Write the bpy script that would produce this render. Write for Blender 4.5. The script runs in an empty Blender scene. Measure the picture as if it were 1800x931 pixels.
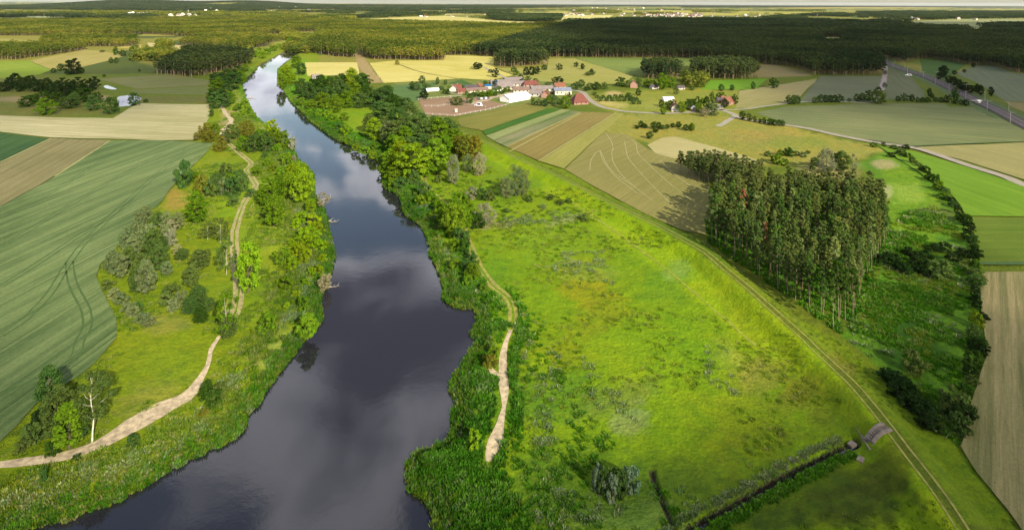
import bpy, math, random
import numpy as np
from mathutils import Vector
C = bpy.context.scene.collection
PI = math.pi
rng = np.random.default_rng(7)
random.seed(7)

# ------------------------------------------------------------------ camera, world, sun, exposure
H = 80.0                       # height of the drone above the plain
FPX = 1000.0                   # focal length in photo pixels (photo 1800 px wide)
YH = 6.0                       # row of the horizon at the centre column
ROLL = math.atan(8/1800)
cam = bpy.data.cameras.new('camera'); camo = bpy.data.objects.new('camera', cam); C.objects.link(camo)
cam.sensor_width = 36; cam.lens = 36*FPX/1800; cam.shift_y = -(465.5-YH)/1800
cam.clip_start = 1; cam.clip_end = 200000
camo.location = (0, 0, H); camo.rotation_euler = (PI/2, 0, 0)
camo.rotation_mode = 'QUATERNION'
from mathutils import Quaternion
camo.rotation_quaternion = Quaternion((0, 1, 0), -ROLL) @ Quaternion((1, 0, 0), PI/2)
bpy.context.scene.camera = camo

SUNDIR = Vector((0.52, -0.85, math.tan(math.radians(29)))).normalized()   # towards the sun
sl = bpy.data.lights.new('sun', 'SUN'); sl.energy = 5.0; sl.angle = math.radians(0.6); sl.color = (1.0, 0.89, 0.66)
so = bpy.data.objects.new('sun', sl); C.objects.link(so)
so.rotation_mode = 'QUATERNION'; so.rotation_quaternion = SUNDIR.to_track_quat('Z', 'Y')
so.location = (200, -300, 400)

w = bpy.data.worlds.new('World'); bpy.context.scene.world = w; w.use_nodes = True
nt = w.node_tree; nt.nodes.clear()
def N(nt, t, **k):
    n = nt.nodes.new(t)
    for a, b in k.items():
        if a in n.inputs.keys(): n.inputs[a].default_value = b
        else: setattr(n, a, b)
    return n
def L(nt, a, b): nt.links.new(a, b)
def mth(nt, op, a, b=None, c=None, clamp=False):
    n = nt.nodes.new('ShaderNodeMath'); n.operation = op; n.use_clamp = clamp
    for i, v in enumerate((a, b, c)):
        if v is None: continue
        if isinstance(v, (int, float)): n.inputs[i].default_value = v
        else: nt.links.new(v, n.inputs[i])
    return n.outputs[0]
def mixc(nt, f, a, b, mode='MIX'):
    n = nt.nodes.new('ShaderNodeMix'); n.data_type = 'RGBA'; n.blend_type = mode; n.clamp_factor = True
    for s, v in ((n.inputs[0], f), (n.inputs[6], a), (n.inputs[7], b)):
        if isinstance(v, (int, float)): s.default_value = v
        elif isinstance(v, tuple): s.default_value = (v[0], v[1], v[2], 1)
        else: nt.links.new(v, s)
    return n.outputs[2]
def ramp(nt, f, stops):
    n = nt.nodes.new('ShaderNodeValToRGB'); e = n.color_ramp.elements
    while len(e) < len(stops): e.new(0.5)
    for i, (p, c) in enumerate(stops):
        e[i].position = p; e[i].color = (c[0], c[1], c[2], 1) if isinstance(c, tuple) else (c, c, c, 1)
    nt.links.new(f, n.inputs[0]); return n.outputs[0]
sky = N(nt, 'ShaderNodeTexSky', sky_type='NISHITA', sun_disc=False)
sky.sun_elevation = math.radians(29); sky.sun_rotation = math.atan2(0.52, -0.85); sky.air_density = 1.2; sky.dust_density = 1.5
bg1 = N(nt, 'ShaderNodeBackground', Strength=0.07); L(nt, sky.outputs[0], bg1.inputs[0])
tc = N(nt, 'ShaderNodeTexCoord'); sp = N(nt, 'ShaderNodeSeparateXYZ'); L(nt, tc.outputs['Generated'], sp.inputs[0])
zz = mth(nt, 'ADD', mth(nt, 'MAXIMUM', sp.outputs[2], 0.0), 0.10)
cb = N(nt, 'ShaderNodeCombineXYZ'); CLOUD_SHIFT = 7.1; cb.inputs[2].default_value = CLOUD_SHIFT
L(nt, mth(nt, 'DIVIDE', sp.outputs[0], zz), cb.inputs[0]); L(nt, mth(nt, 'DIVIDE', sp.outputs[1], zz), cb.inputs[1])
cn = N(nt, 'ShaderNodeTexNoise', Scale=1.7, Detail=7.0, Roughness=0.55, Distortion=0.3); cn.noise_dimensions = '3D'
L(nt, cb.outputs[0], cn.inputs['Vector'])
cov = ramp(nt, cn.outputs[0], [(0.45, 0.0), (0.53, 1.0)])
lowc = ramp(nt, sp.outputs[2], [(0.0, 1.0), (0.02, 0.9), (0.07, 0.0)])
cov = mth(nt, 'MAXIMUM', cov, mth(nt, 'MULTIPLY', lowc, 0.96))
ccol = ramp(nt, cn.outputs[0], [(0.47, (1.75, 1.68, 1.7)), (0.54, (0.92, 0.94, 1.06)), (0.64, (0.17, 0.185, 0.27))])
ccol = mixc(nt, lowc, ccol, (0.30, 0.27, 0.18))
bg2 = N(nt, 'ShaderNodeBackground', Strength=0.62); L(nt, ccol, bg2.inputs[0])
mx = N(nt, 'ShaderNodeMixShader'); L(nt, cov, mx.inputs[0]); L(nt, bg1.outputs[0], mx.inputs[1]); L(nt, bg2.outputs[0], mx.inputs[2])
wo = N(nt, 'ShaderNodeOutputWorld'); L(nt, mx.outputs[0], wo.inputs[0])
sc = bpy.context.scene
sc.view_settings.view_transform = 'Standard'; sc.view_settings.look = 'None'; sc.view_settings.gamma = 1
sc.view_settings.exposure = 1.36
sc.cycles.max_bounces = 5; sc.cycles.diffuse_bounces = 2; sc.cycles.glossy_bounces = 2
sc.cycles.transmission_bounces = 2; sc.cycles.transparent_max_bounces = 12

# ------------------------------------------------------------------ measuring: photo pixel -> point on a level plane
cr, sr = math.cos(ROLL), math.sin(ROLL)
def gp(x, y, z=0.0):
    x = np.asarray(x, float); y = np.asarray(y, float)
    a = (x-900)/FPX; b = -(y-YH)/FPX
    dx = a*cr - b*sr; dz = a*sr + b*cr
    dz = np.minimum(dz, -1e-3)
    t = (z-H)/dz
    return dx*t, t
def P(s):
    return np.array([[float(v) for v in p.split(',')] for p in s.split()])
def G(s, z=0.0):
    p = P(s) if isinstance(s, str) else np.asarray(s, float)
    x, y = gp(p[:, 0], p[:, 1], z); return np.stack([x, y], 1)
def pxof(X, Y, Z=0):
    a = X/Y; b = (Z-H)/Y
    return 900+FPX*(a*cr+b*sr), YH-FPX*(-a*sr+b*cr)
def inside(px, py, poly):
    r = np.zeros(px.shape, bool); n = len(poly)
    for i in range(n):
        x0, y0 = poly[i]; x1, y1 = poly[(i+1) % n]
        if y0 == y1: continue
        c = (y0 > py) != (y1 > py)
        r ^= c & (px < (x1-x0)*(py-y0)/(y1-y0)+x0)
    return r
def dist(px, py, line, closed=False):
    d = np.full(px.shape, 1e9); n = len(line)
    for i in range(n if closed else n-1):
        a = line[i]; b = line[(i+1) % n]; ab = b-a; l2 = max(ab@ab, 1e-9)
        t = np.clip(((px-a[0])*ab[0]+(py-a[1])*ab[1])/l2, 0, 1)
        d = np.minimum(d, np.hypot(px-a[0]-t*ab[0], py-a[1]-t*ab[1]))
    return d
def smooth(line, n=6):
    L_ = np.asarray(line, float); out = []
    for i in range(len(L_)-1):
        p0 = L_[max(i-1, 0)]; p1 = L_[i]; p2 = L_[i+1]; p3 = L_[min(i+2, len(L_)-1)]
        for k in range(n):
            t = k/n
            out.append(.5*(2*p1+(p2-p0)*t+(2*p0-5*p1+4*p2-p3)*t*t+(3*p1-p0-3*p2+p3)*t**3))
    out.append(L_[-1]); return np.array(out)
def sstep(a, b, x):
    t = np.clip((x-a)/(b-a), 0, 1); return t*t*(3-2*t)
def _hash(ix, iy, s):
    v = np.sin(ix*127.1+iy*311.7+s*74.7)*43758.5453; return v-np.floor(v)
def vnoise(x, y, s=0):
    ix = np.floor(x); iy = np.floor(y); fx = x-ix; fy = y-iy; fx = fx*fx*(3-2*fx); fy = fy*fy*(3-2*fy)
    return (_hash(ix, iy, s)*(1-fx)+_hash(ix+1, iy, s)*fx)*(1-fy)+(_hash(ix, iy+1, s)*(1-fx)+_hash(ix+1, iy+1, s)*fx)*fy
def fbm(x, y, s=0, o=4):
    r = 0; a = .5
    for i in range(o): r = r+a*vnoise(x*2**i, y*2**i, s+i); a *= .5
    return r

# colours: seen hex -> surface reflectance
KALB = 0.50
def S(h, k=None):
    k = KALB if k is None else k
    v = [int(h[i:i+2], 16)/255 for i in (0, 2, 4)]
    return tuple(min(.85, k*(c/12.92 if c <= .04045 else ((c+.055)/1.055)**2.4)) for c in v)

# ------------------------------------------------------------------ materials
def mat(name, rough=0.9, spec=0.2):
    m = bpy.data.materials.new(name); m.use_nodes = True; t = m.node_tree
    b = t.nodes['Principled BSDF']; b.inputs['Roughness'].default_value = rough
    b.inputs['Specular IOR Level'].default_value = spec
    return m, t, b
def noise(t, vec, scale, detail=4, rough=.55, dist_=0.0):
    n = N(t, 'ShaderNodeTexNoise', Scale=scale, Detail=float(detail), Roughness=rough, Distortion=dist_)
    if vec is not None: L(t, vec, n.inputs['Vector'])
    return n.outputs[0]
def plain(name, col, var=0.25, scale=1.5, rough=.85, bump=0.0, spec=.2):
    m, t, b = mat(name, rough, spec)
    tc = N(t, 'ShaderNodeTexCoord'); n = noise(t, tc.outputs['Object'], scale, 5)
    c = mixc(t, ramp(t, n, [(0.3, 0.0), (0.7, 1.0)]), tuple(v*(1-var) for v in col), tuple(min(1, v*(1+var)) for v in col))
    L(t, c, b.inputs['Base Color'])
    if bump:
        bm = N(t, 'ShaderNodeBump', Strength=bump, Distance=.1); L(t, n, bm.inputs['Height']); L(t, bm.outputs[0], b.inputs['Normal'])
    return m
def ground_mat():
    m, t, b = mat('meadow', .95, .1)
    at = N(t, 'ShaderNodeAttribute', attribute_name='tint'); tc = N(t, 'ShaderNodeTexCoord'); v = tc.outputs['Object']
    base = at.outputs['Color']
    n1 = noise(t, v, .035, 6, .6, .6); n2 = noise(t, v, .28, 6, .65); n3 = noise(t, v, 1.6, 5, .7)
    c = mixc(t, ramp(t, n1, [(.42, 0.0), (.62, .50)]), base, mixc(t, 1.0, base, (1.4, 1.08, .9), 'MULTIPLY'))
    c = mixc(t, ramp(t, n2, [(.45, 0.0), (.66, .6)]), c, mixc(t, 1.0, c, (.55, .74, .8), 'MULTIPLY'))
    n4 = noise(t, v, .11, 6, .7)
    c = mixc(t, ramp(t, n4, [(.56, 0.0), (.70, .6)]), c, mixc(t, 1.0, c, (1.35, 1.3, 2.2), 'MULTIPLY'))
    c = mixc(t, ramp(t, n3, [(.35, .6), (.66, 0.0)]), c, mixc(t, 1.0, c, (.42, .5, .5), 'MULTIPLY'))
    L(t, c, b.inputs['Base Color'])
    h = mth(t, 'ADD', mth(t, 'MULTIPLY', n3, .5), mth(t, 'MULTIPLY', n2, 1.2))
    bm = N(t, 'ShaderNodeBump', Strength=.9, Distance=.9); L(t, h, bm.inputs['Height']); L(t, bm.outputs[0], b.inputs['Normal'])
    return m
def crop_mat(name, c1, c2, ang, spacing=12.0, dark=0.5, lw=0.06, streak=0.5, fine=2.0):
    m, t, b = mat(name, .95, .1)
    tc = N(t, 'ShaderNodeTexCoord')
    mp = N(t, 'ShaderNodeMapping', vector_type='POINT'); mp.inputs['Rotation'].default_value = (0, 0, -ang)
    L(t, tc.outputs['Object'], mp.inputs[0]); v = mp.outputs[0]
    mp2 = N(t, 'ShaderNodeMapping'); mp2.inputs['Scale'].default_value = (.012, .42, 1); L(t, v, mp2.inputs[0])
    mp3 = N(t, 'ShaderNodeMapping'); mp3.inputs['Scale'].default_value = (.06, 1.4, 1); L(t, v, mp3.inputs[0])
    nb = noise(t, v, .012, 6, .6, .8); ns = noise(t, mp2.outputs[0], 1.0, 6, .6, .3); nf = noise(t, mp3.outputs[0], fine, 5, .7); ng = noise(t, v, 1.5, 6, .75)
    c = mixc(t, ramp(t, mth(t, 'ADD', mth(t, 'MULTIPLY', nb, .5), mth(t, 'MULTIPLY', ns, .5*1.0)), [(.38, 0.0), (.64, 1.0)]), c1, c2)
    c = mixc(t, mth(t, 'MULTIPLY', ramp(t, ns, [(.42, 0.0), (.6, 1.0)]), streak*.8), c, mixc(t, 1.0, c, (1.22, 1.16, 1.15), 'MULTIPLY'))
    c = mixc(t, ramp(t, nf, [(.38, .5), (.6, 0.0)]), c, mixc(t, 1.0, c, (.62, .68, .62), 'MULTIPLY'))
    c = mixc(t, ramp(t, ng, [(.36, .6), (.58, 0.0)]), c, mixc(t, 1.0, c, (.62, .66, .66), 'MULTIPLY'))
    sp_ = N(t, 'ShaderNodeSeparateXYZ'); L(t, v, sp_.inputs[0])
    yw = mth(t, 'ADD', sp_.outputs[1], mth(t, 'MULTIPLY', noise(t, v, .03, 2), 1.5))
    for off in (0.0, 1.9):
        u = mth(t, 'FRACT', mth(t, 'DIVIDE', mth(t, 'ADD', yw, off), spacing))
        d = mth(t, 'ABSOLUTE', mth(t, 'SUBTRACT', u, .5))
        wline = .55/spacing
        f = mth(t, 'MULTIPLY', mth(t, 'SUBTRACT', 1.0, mth(t, 'DIVIDE', d, wline), clamp=True), dark)
        f = mth(t, 'MULTIPLY', f, ramp(t, noise(t, mp2.outputs[0], .9, 2), [(.35, .25), (.6, 1.0)]))
        c = mixc(t, f, c, mixc(t, 1.0, c, (.45, .52, .42), 'MULTIPLY'))
    L(t, c, b.inputs['Base Color'])
    bm = N(t, 'ShaderNodeBump', Strength=.5, Distance=.4); L(t, mth(t, 'ADD', nf, ng), bm.inputs['Height']); L(t, bm.outputs[0], b.inputs['Normal'])
    return m
def leaf_mat(name, stops=None, var=.35):
    """stops None: colour from the object's own colour; else from the instance's random value"""
    m = bpy.data.materials.new(name); m.use_nodes = True; t = m.node_tree; t.nodes.clear()
    oi = N(t, 'ShaderNodeObjectInfo'); geo = N(t, 'ShaderNodeNewGeometry'); tc = N(t, 'ShaderNodeTexCoord')
    base = oi.outputs['Color'] if stops is None else ramp(t, oi.outputs['Random'], stops)
    if stops is not None:
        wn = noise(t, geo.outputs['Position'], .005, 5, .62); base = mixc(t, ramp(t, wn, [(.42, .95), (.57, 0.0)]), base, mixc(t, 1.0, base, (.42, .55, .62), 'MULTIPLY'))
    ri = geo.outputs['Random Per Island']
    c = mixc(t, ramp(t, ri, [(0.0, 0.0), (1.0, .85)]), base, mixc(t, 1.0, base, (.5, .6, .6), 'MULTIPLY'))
    n = noise(t, tc.outputs['Object'], .55, 3)
    c = mixc(t, ramp(t, n, [(.45, 0.0), (.62, .7)]), c, mixc(t, 1.0, c, (1.45, 1.22, .9), 'MULTIPLY'))
    d = N(t, 'ShaderNodeBsdfDiffuse'); tr = N(t, 'ShaderNodeBsdfTranslucent'); L(t, c, d.inputs[0])
    L(t, mixc(t, 1.0, c, (1.15, 1.2, .5), 'MULTIPLY'), tr.inputs[0])
    ms = N(t, 'ShaderNodeMixShader', Fac=.28); L(t, d.outputs[0], ms.inputs[1]); L(t, tr.outputs[0], ms.inputs[2])
    o = N(t, 'ShaderNodeOutputMaterial'); L(t, ms.outputs[0], o.inputs[0])
    return m
MAT = {}
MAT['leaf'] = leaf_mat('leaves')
MAT['bark'] = plain('bark', (.07, .055, .04), .4, 2.0, bump=.4)
MAT['pinebark'] = plain('pine_bark', (.17, .125, .09), .35, 1.2, bump=.3)
MAT['birchbark'] = plain('birch_bark', (.40, .38, .32), .45, 1.5)
MAT['deadwood'] = plain('dead_wood', (.24, .22, .18), .3, 2)
MAT['sand'] = plain('sand', S('bfae90', .54), .4, 1.1, bump=.5)

# ------------------------------------------------------------------ objects
def setp(o, label=None, cat=None, group=None, kind=None):
    if label: o['label'] = label
    if cat: o['category'] = cat
    if group: o['group'] = group
    if kind: o['kind'] = kind
    return o
def mesh_from(name, V, F, m=None, smoothf=False):
    V = np.asarray(V, np.float32); me = bpy.data.meshes.new(name)
    if isinstance(F, np.ndarray):
        k = F.shape[1]; me.vertices.add(len(V)); me.vertices.foreach_set('co', V.ravel())
        me.loops.add(F.size); me.loops.foreach_set('vertex_index', F.ravel().astype(np.int32))
        me.polygons.add(len(F)); me.polygons.foreach_set('loop_start', np.arange(0, F.size, k, dtype=np.int32))
        me.update(calc_edges=True); me.validate()
    else:
        me.from_pydata([tuple(map(float, v)) for v in V], [], F); me.update()
    if m: me.materials.append(m)
    if smoothf: me.polygons.foreach_set('use_smooth', np.ones(len(me.polygons), bool))
    return me
def link(name, me, parent=None, loc=None):
    o = bpy.data.objects.new(name, me); C.objects.link(o)
    if parent: o.parent = parent
    if loc is not None: o.location = loc
    return o
def empty(name, loc, rz=0.0, **k):
    o = bpy.data.objects.new(name, None); C.objects.link(o); o.location = loc; o.rotation_euler = (0, 0, rz)
    o.empty_display_size = .5
    return setp(o, **k)
class MB:
    def __init__(s): s.v = []; s.f = []
    def box(s, x0, x1, y0, y1, z0, z1):
        n = len(s.v); s.v += [(x0, y0, z0), (x1, y0, z0), (x1, y1, z0), (x0, y1, z0), (x0, y0, z1), (x1, y0, z1), (x1, y1, z1), (x0, y1, z1)]
        s.f += [(n, n+3, n+2, n+1), (n+4, n+5, n+6, n+7), (n, n+1, n+5, n+4), (n+1, n+2, n+6, n+5), (n+2, n+3, n+7, n+6), (n+3, n, n+4, n+7)]; return s
    def tube(s, pts, rad, k=6):
        pts = [np.asarray(p, float) for p in pts]; n0 = len(s.v)
        for i, p in enumerate(pts):
            d = pts[min(i+1, len(pts)-1)]-pts[max(i-1, 0)]; d = d/(np.linalg.norm(d)+1e-9)
            a = np.cross(d, (0, 0, 1) if abs(d[2]) < .9 else (1, 0, 0)); a /= np.linalg.norm(a); b = np.cross(d, a)
            for j in range(k):
                an = 2*PI*j/k; s.v.append(tuple(p+rad[i]*(math.cos(an)*a+math.sin(an)*b)))
        for i in range(len(pts)-1):
            for j in range(k):
                s.f.append((n0+i*k+j, n0+i*k+(j+1) % k, n0+(i+1)*k+(j+1) % k, n0+(i+1)*k+j))
        s.f.append(tuple(n0+(len(pts)-1)*k+j for j in range(k))); return s
    def add(s, V, F):
        n = len(s.v); s.v += [tuple(v) for v in V]; s.f += [tuple(i+n for i in f) for f in F]; return s
    def mesh(s, name, m, sm=False): return mesh_from(name, s.v, s.f, m, sm)
    def build(s, name, m, parent=None, sm=False): return link(name, s.mesh(name, m, sm), parent)

# ------------------------------------------------------------------ water outlines and the lie of the land
LB = smooth(P("519,64 518,67 513,83 492,97 473,107 455,118 437,131 425,144 423,153 426,166 433,180 447,207 468,222 487,235 503,250 512,267 522,285 540,300 547,312 548,343 563,367 573,397 578,423 584,447 578,477 567,510 558,533 562,563 540,587 517,617 494,647 460,690 451,710 431,729 428,747 401,774 354,796 321,812 284,832 254,852 214,873 187,889 144,896 127,912 84,916 27,934 -60,990 -260,1100 -600,1300"), 3)
RB = smooth(P("536,64 543,68 530,90 500,110 490,123 493,143 503,163 517,183 533,197 547,213 567,227 583,240 600,249 620,257 647,267 667,284 676,310 680,330 707,347 715,377 743,398 757,423 759,450 773,473 782,503 783,527 807,540 838,545 841,570 831,587 841,603 828,623 812,650 796,670 797,690 805,707 799,737 796,764 780,785 758,794 728,805 719,830 725,860 750,876 764,896 770,931 775,1000 765,1150 740,1300"), 3)
WL = -1.6
jit = lambda A, s: A + np.stack([fbm(A[:, 0]/9, A[:, 1]/9, s)-.47, fbm(A[:, 0]/9, A[:, 1]/9, s+9)-.47], 1)*9
RIVER = np.concatenate([G(LB, WL), G(RB, WL)[::-1]])
LBW, RBW = G(LB, WL), G(RB, WL)
PONDS = [G("182,151 188,150 199,154 206,157 196,157 186,155", -.4), G("208,170 226,168 240,169 247,173 240,180 226,186 212,187 208,180", -.4)]
DYKE = G(smooth(P("800,228 850,248 887,267 920,283 983,310 1033,337 1100,370 1150,393 1200,420 1240,443 1280,477 1317,507 1350,537 1387,570 1417,597 1440,620 1494,670 1521,700 1554,740 1587,784 1618,824 1651,867 1684,917 1740,1010 1840,1200"), 4), 2.4)
DITCH = G(smooth(P("1508,782 1484,790 1434,814 1387,837 1317,877 1250,914 1220,931 1120,1010"), 3), -.8)
DITCH2 = G(smooth(P("1146,832 1150,850 1168,894 1186,935 1210,990"), 3), -.8)
def hfun(X, Y):
    X = np.asarray(X, float); Y = np.asarray(Y, float); sh = X.shape; X = X.ravel(); Y = Y.ravel()
    z = np.zeros_like(X)
    near = (Y < 1500) & (Y > -100)
    # low relief of the meadows
    px, py = pxof(X, np.maximum(Y, 20.0))
    md = near & (Y < 420)
    rel = (fbm(X/22, Y/22, 3)-.5)*.9 + (fbm(X/5, Y/5, 5)-.5)*.35
    z[md] += (rel[md]-.35)*.8*sstep(420, 330, Y[md])
    i = np.where(near)[0]
    dl = dist(X[i], Y[i], RIVER, True); ins = inside(X[i], Y[i], RIVER)
    sd = np.where(ins, -dl, dl)
    wob = (fbm(X[i]/4, Y[i]/4, 11)-.5)*2.4+(fbm(X[i]/1.6, Y[i]/1.6, 12)-.5)*1.2
    sd2 = sd + wob*sstep(1500, 500, Y[i])
    zb = np.where(sd2 < 0, WL+np.maximum(sd2, -6)*.25, WL+(0-WL)*sstep(0, 5.5, sd2))
    k = sstep(7, 3, sd)
    z[i] = np.where(sd < 7, np.minimum(z[i]*(1-k), 0)+zb*1.0, z[i])
    for p in PONDS:
        d = dist(X[i], Y[i], p, True); n = inside(X[i], Y[i], p); s_ = np.where(n, -d, d)
        z[i] = np.where(s_ < 5, np.minimum(z[i], np.where(s_ < 0, -1.2, -.4+.4*sstep(0, 5, s_))), z[i])
    j = np.where((Y < 460) & (Y > 20) & (X > -60) & (X < 140))[0]
    d = dist(X[j], Y[j], DYKE)
    z[j] = np.maximum(z[j], 0)*0+np.where(d < 12, np.maximum(z[j], -9)*sstep(2, 7, d)+2.4*(1-sstep(1.6, 7.0, d)), z[j])
    for dd in (DITCH, DITCH2):
        d = dist(X[j], Y[j], dd); wd = .7 if dd is DITCH else .5
        z[j] = z[j]-1.3*(1-sstep(wd*.4, wd*1.7, d))*(1 if dd is DITCH else .6)
    # far hills
    f = Y > 4000
    hx = X/np.maximum(Y, 1)
    z[f] += (95*np.exp(-((hx[f]+.66)/.13)**2-((Y[f]-9500)/2500)**2)+75*np.exp(-((hx[f]+.46)/.09)**2-((Y[f]-10500)/2500)**2)
             + 26*np.exp(-((hx[f]+.2)/.3)**2-((Y[f]-12000)/3500)**2))
    return z.reshape(sh)

# terrain grid: rows and columns fine near the drone, coarse far away
rows = np.concatenate([np.arange(4.0, 10, .7), np.arange(10, 250, 1.5), np.arange(250, 1010, 2.4), np.arange(1010, 1400, 8)])
Yr = 80*1000/rows
Yr = np.concatenate([[60000], Yr, [50, 40, 25, 0, -60, -300, -2000]])
cols = np.concatenate([[-40000, -9000, -4200, -2600, -1900], np.arange(-1500, 1500, 3.0), [1500, 1900, 2600, 4200, 9000, 40000]])
XX = cols[None, :]*np.maximum(Yr, 60)[:, None]/1000; YY = np.repeat(Yr[:, None], len(cols), 1)
ZZ = hfun(XX, YY)
nr, nc = XX.shape
V = np.stack([XX, YY, ZZ], -1).reshape(-1, 3)
idx = np.arange(nr*nc).reshape(nr, nc)
F = np.stack([idx[1:, :-1], idx[1:, 1:], idx[:-1, 1:], idx[:-1, :-1]], -1).reshape(-1, 4)
me = mesh_from('ground', V, F, ground_mat(), True)

# colours of the open ground: what grows where, and shade painted into the lower right
def blob(col, px, py, cx, cy, rx, ry, c, s=1.0, ang=0.0, nz=.5):
    ca, sa = math.cos(math.radians(ang)), math.sin(math.radians(ang))
    u = ((px-cx)*ca+(py-cy)*sa)/rx; v = (-(px-cx)*sa+(py-cy)*ca)/ry
    i = np.where((np.abs(u) < 2) & (np.abs(v) < 2))[0]
    r = np.hypot(u[i], v[i])+(fbm(px[i]/23, py[i]/13, cx)-.47)*nz*2.2
    k = (s*(1-sstep(.45, 1.15, r)))[:, None]
    col[i] = col[i]*(1-k)+np.array(S(c))*k
def area(col, px, py, poly, c, s=1.0, soft=4.0, nz=3.0):
    p = P(poly)
    x0, y0 = p.min(0)-soft*3; x1, y1 = p.max(0)+soft*3
    i = np.where((px > x0) & (px < x1) & (py > y0) & (py < y1))[0]
    d = dist(px[i], py[i], p, True); n = inside(px[i], py[i], p)
    sd = np.where(n, -d, d)+(fbm(px[i]/14, py[i]/9, 3.3)-.47)*nz*2
    k = (s*(1-sstep(-soft, soft, sd)))[:, None]
    col[i] = col[i]*(1-k)+np.array(S(c))*k
px, py = pxof(V[:, 0], np.maximum(V[:, 1], 30.0), V[:, 2])
col = np.empty((len(V), 3)); col[:] = S('6f8020')
far = py < 130
pn = fbm(V[:, 0]/420, V[:, 1]/900, 21)
pal = np.array([S('7f8a30'), S('b0a848'), S('5a6a2c'), S('98963e')])
col[far] = pal[np.clip((pn[far]*7.5).astype(int) % 4, 0, 3)]
# left bank meadow, right bank meadow
area(col, px, py, "372,183 400,150 425,100 520,70 560,70 620,940 -300,1300 -300,820 0,777 67,707 150,650 200,593 187,523 167,487 200,440 283,353 333,290 350,240", '879c12', 1, 5, 3)
area(col, px, py, "480,100 545,105 600,150 740,205 850,248 983,310 1200,420 1440,620 1690,931 1900,1300 500,1300 700,400", '84a60e', 1, 5, 2)
area(col, px, py, "850,255 983,316 1100,376 1200,426 1280,484 1350,545 1440,628 1521,708 1600,812 1690,935 1660,935 1560,800 1470,720 1360,640 1240,540 1130,455 1030,380 900,300 850,275", '9ab810', 1, 5, 2)
area(col, px, py, "860,250 983,305 1100,363 1200,412 1280,470 1350,528 1440,608 1521,690 1600,780 1700,920 1790,931 1700,800 1640,720 1560,660 1480,600 1400,560 1250,440 1130,365 990,296", '7f9a14', .9, 5, 3)
area(col, px, py, "1480,590 1550,470 1570,330 1500,290 1560,265 1640,300 1700,400 1725,470 1730,620 1690,780 1640,740 1560,660", '5f8f1a', 1, 6, 5)
area(col, px, py, "1540,262 1610,300 1660,360 1640,440 1560,450 1560,330", '7ba41c', .8, 8, 6)
area(col, px, py, "1130,365 1240,430 1290,470 1235,440 1180,420", '5b7d10', .8, 4, 3)
area(col, px, py, "1057,233 1083,198 1290,203 1400,225 1560,262 1500,285 1340,290 1180,262 1100,240", 'a2a046', 1, 4, 6)
area(col, px, py, "1020,165 1300,150 1300,205 1170,202 1090,199 1040,185", '9aa03c', .9, 4, 4)
area(col, px, py, "0,133 100,135 175,140 180,180 205,200 100,205 -100,205 -100,133", '7c8138', .9, 4, 4)
area(col, px, py, "700,140 870,140 1000,135 1050,150 1020,185 930,190 730,210 670,185", '829048', .9, 4, 4)
area(col, px, py, "250,170 370,170 368,182 243,180", '787a3c', .9, 2, 1)
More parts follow.
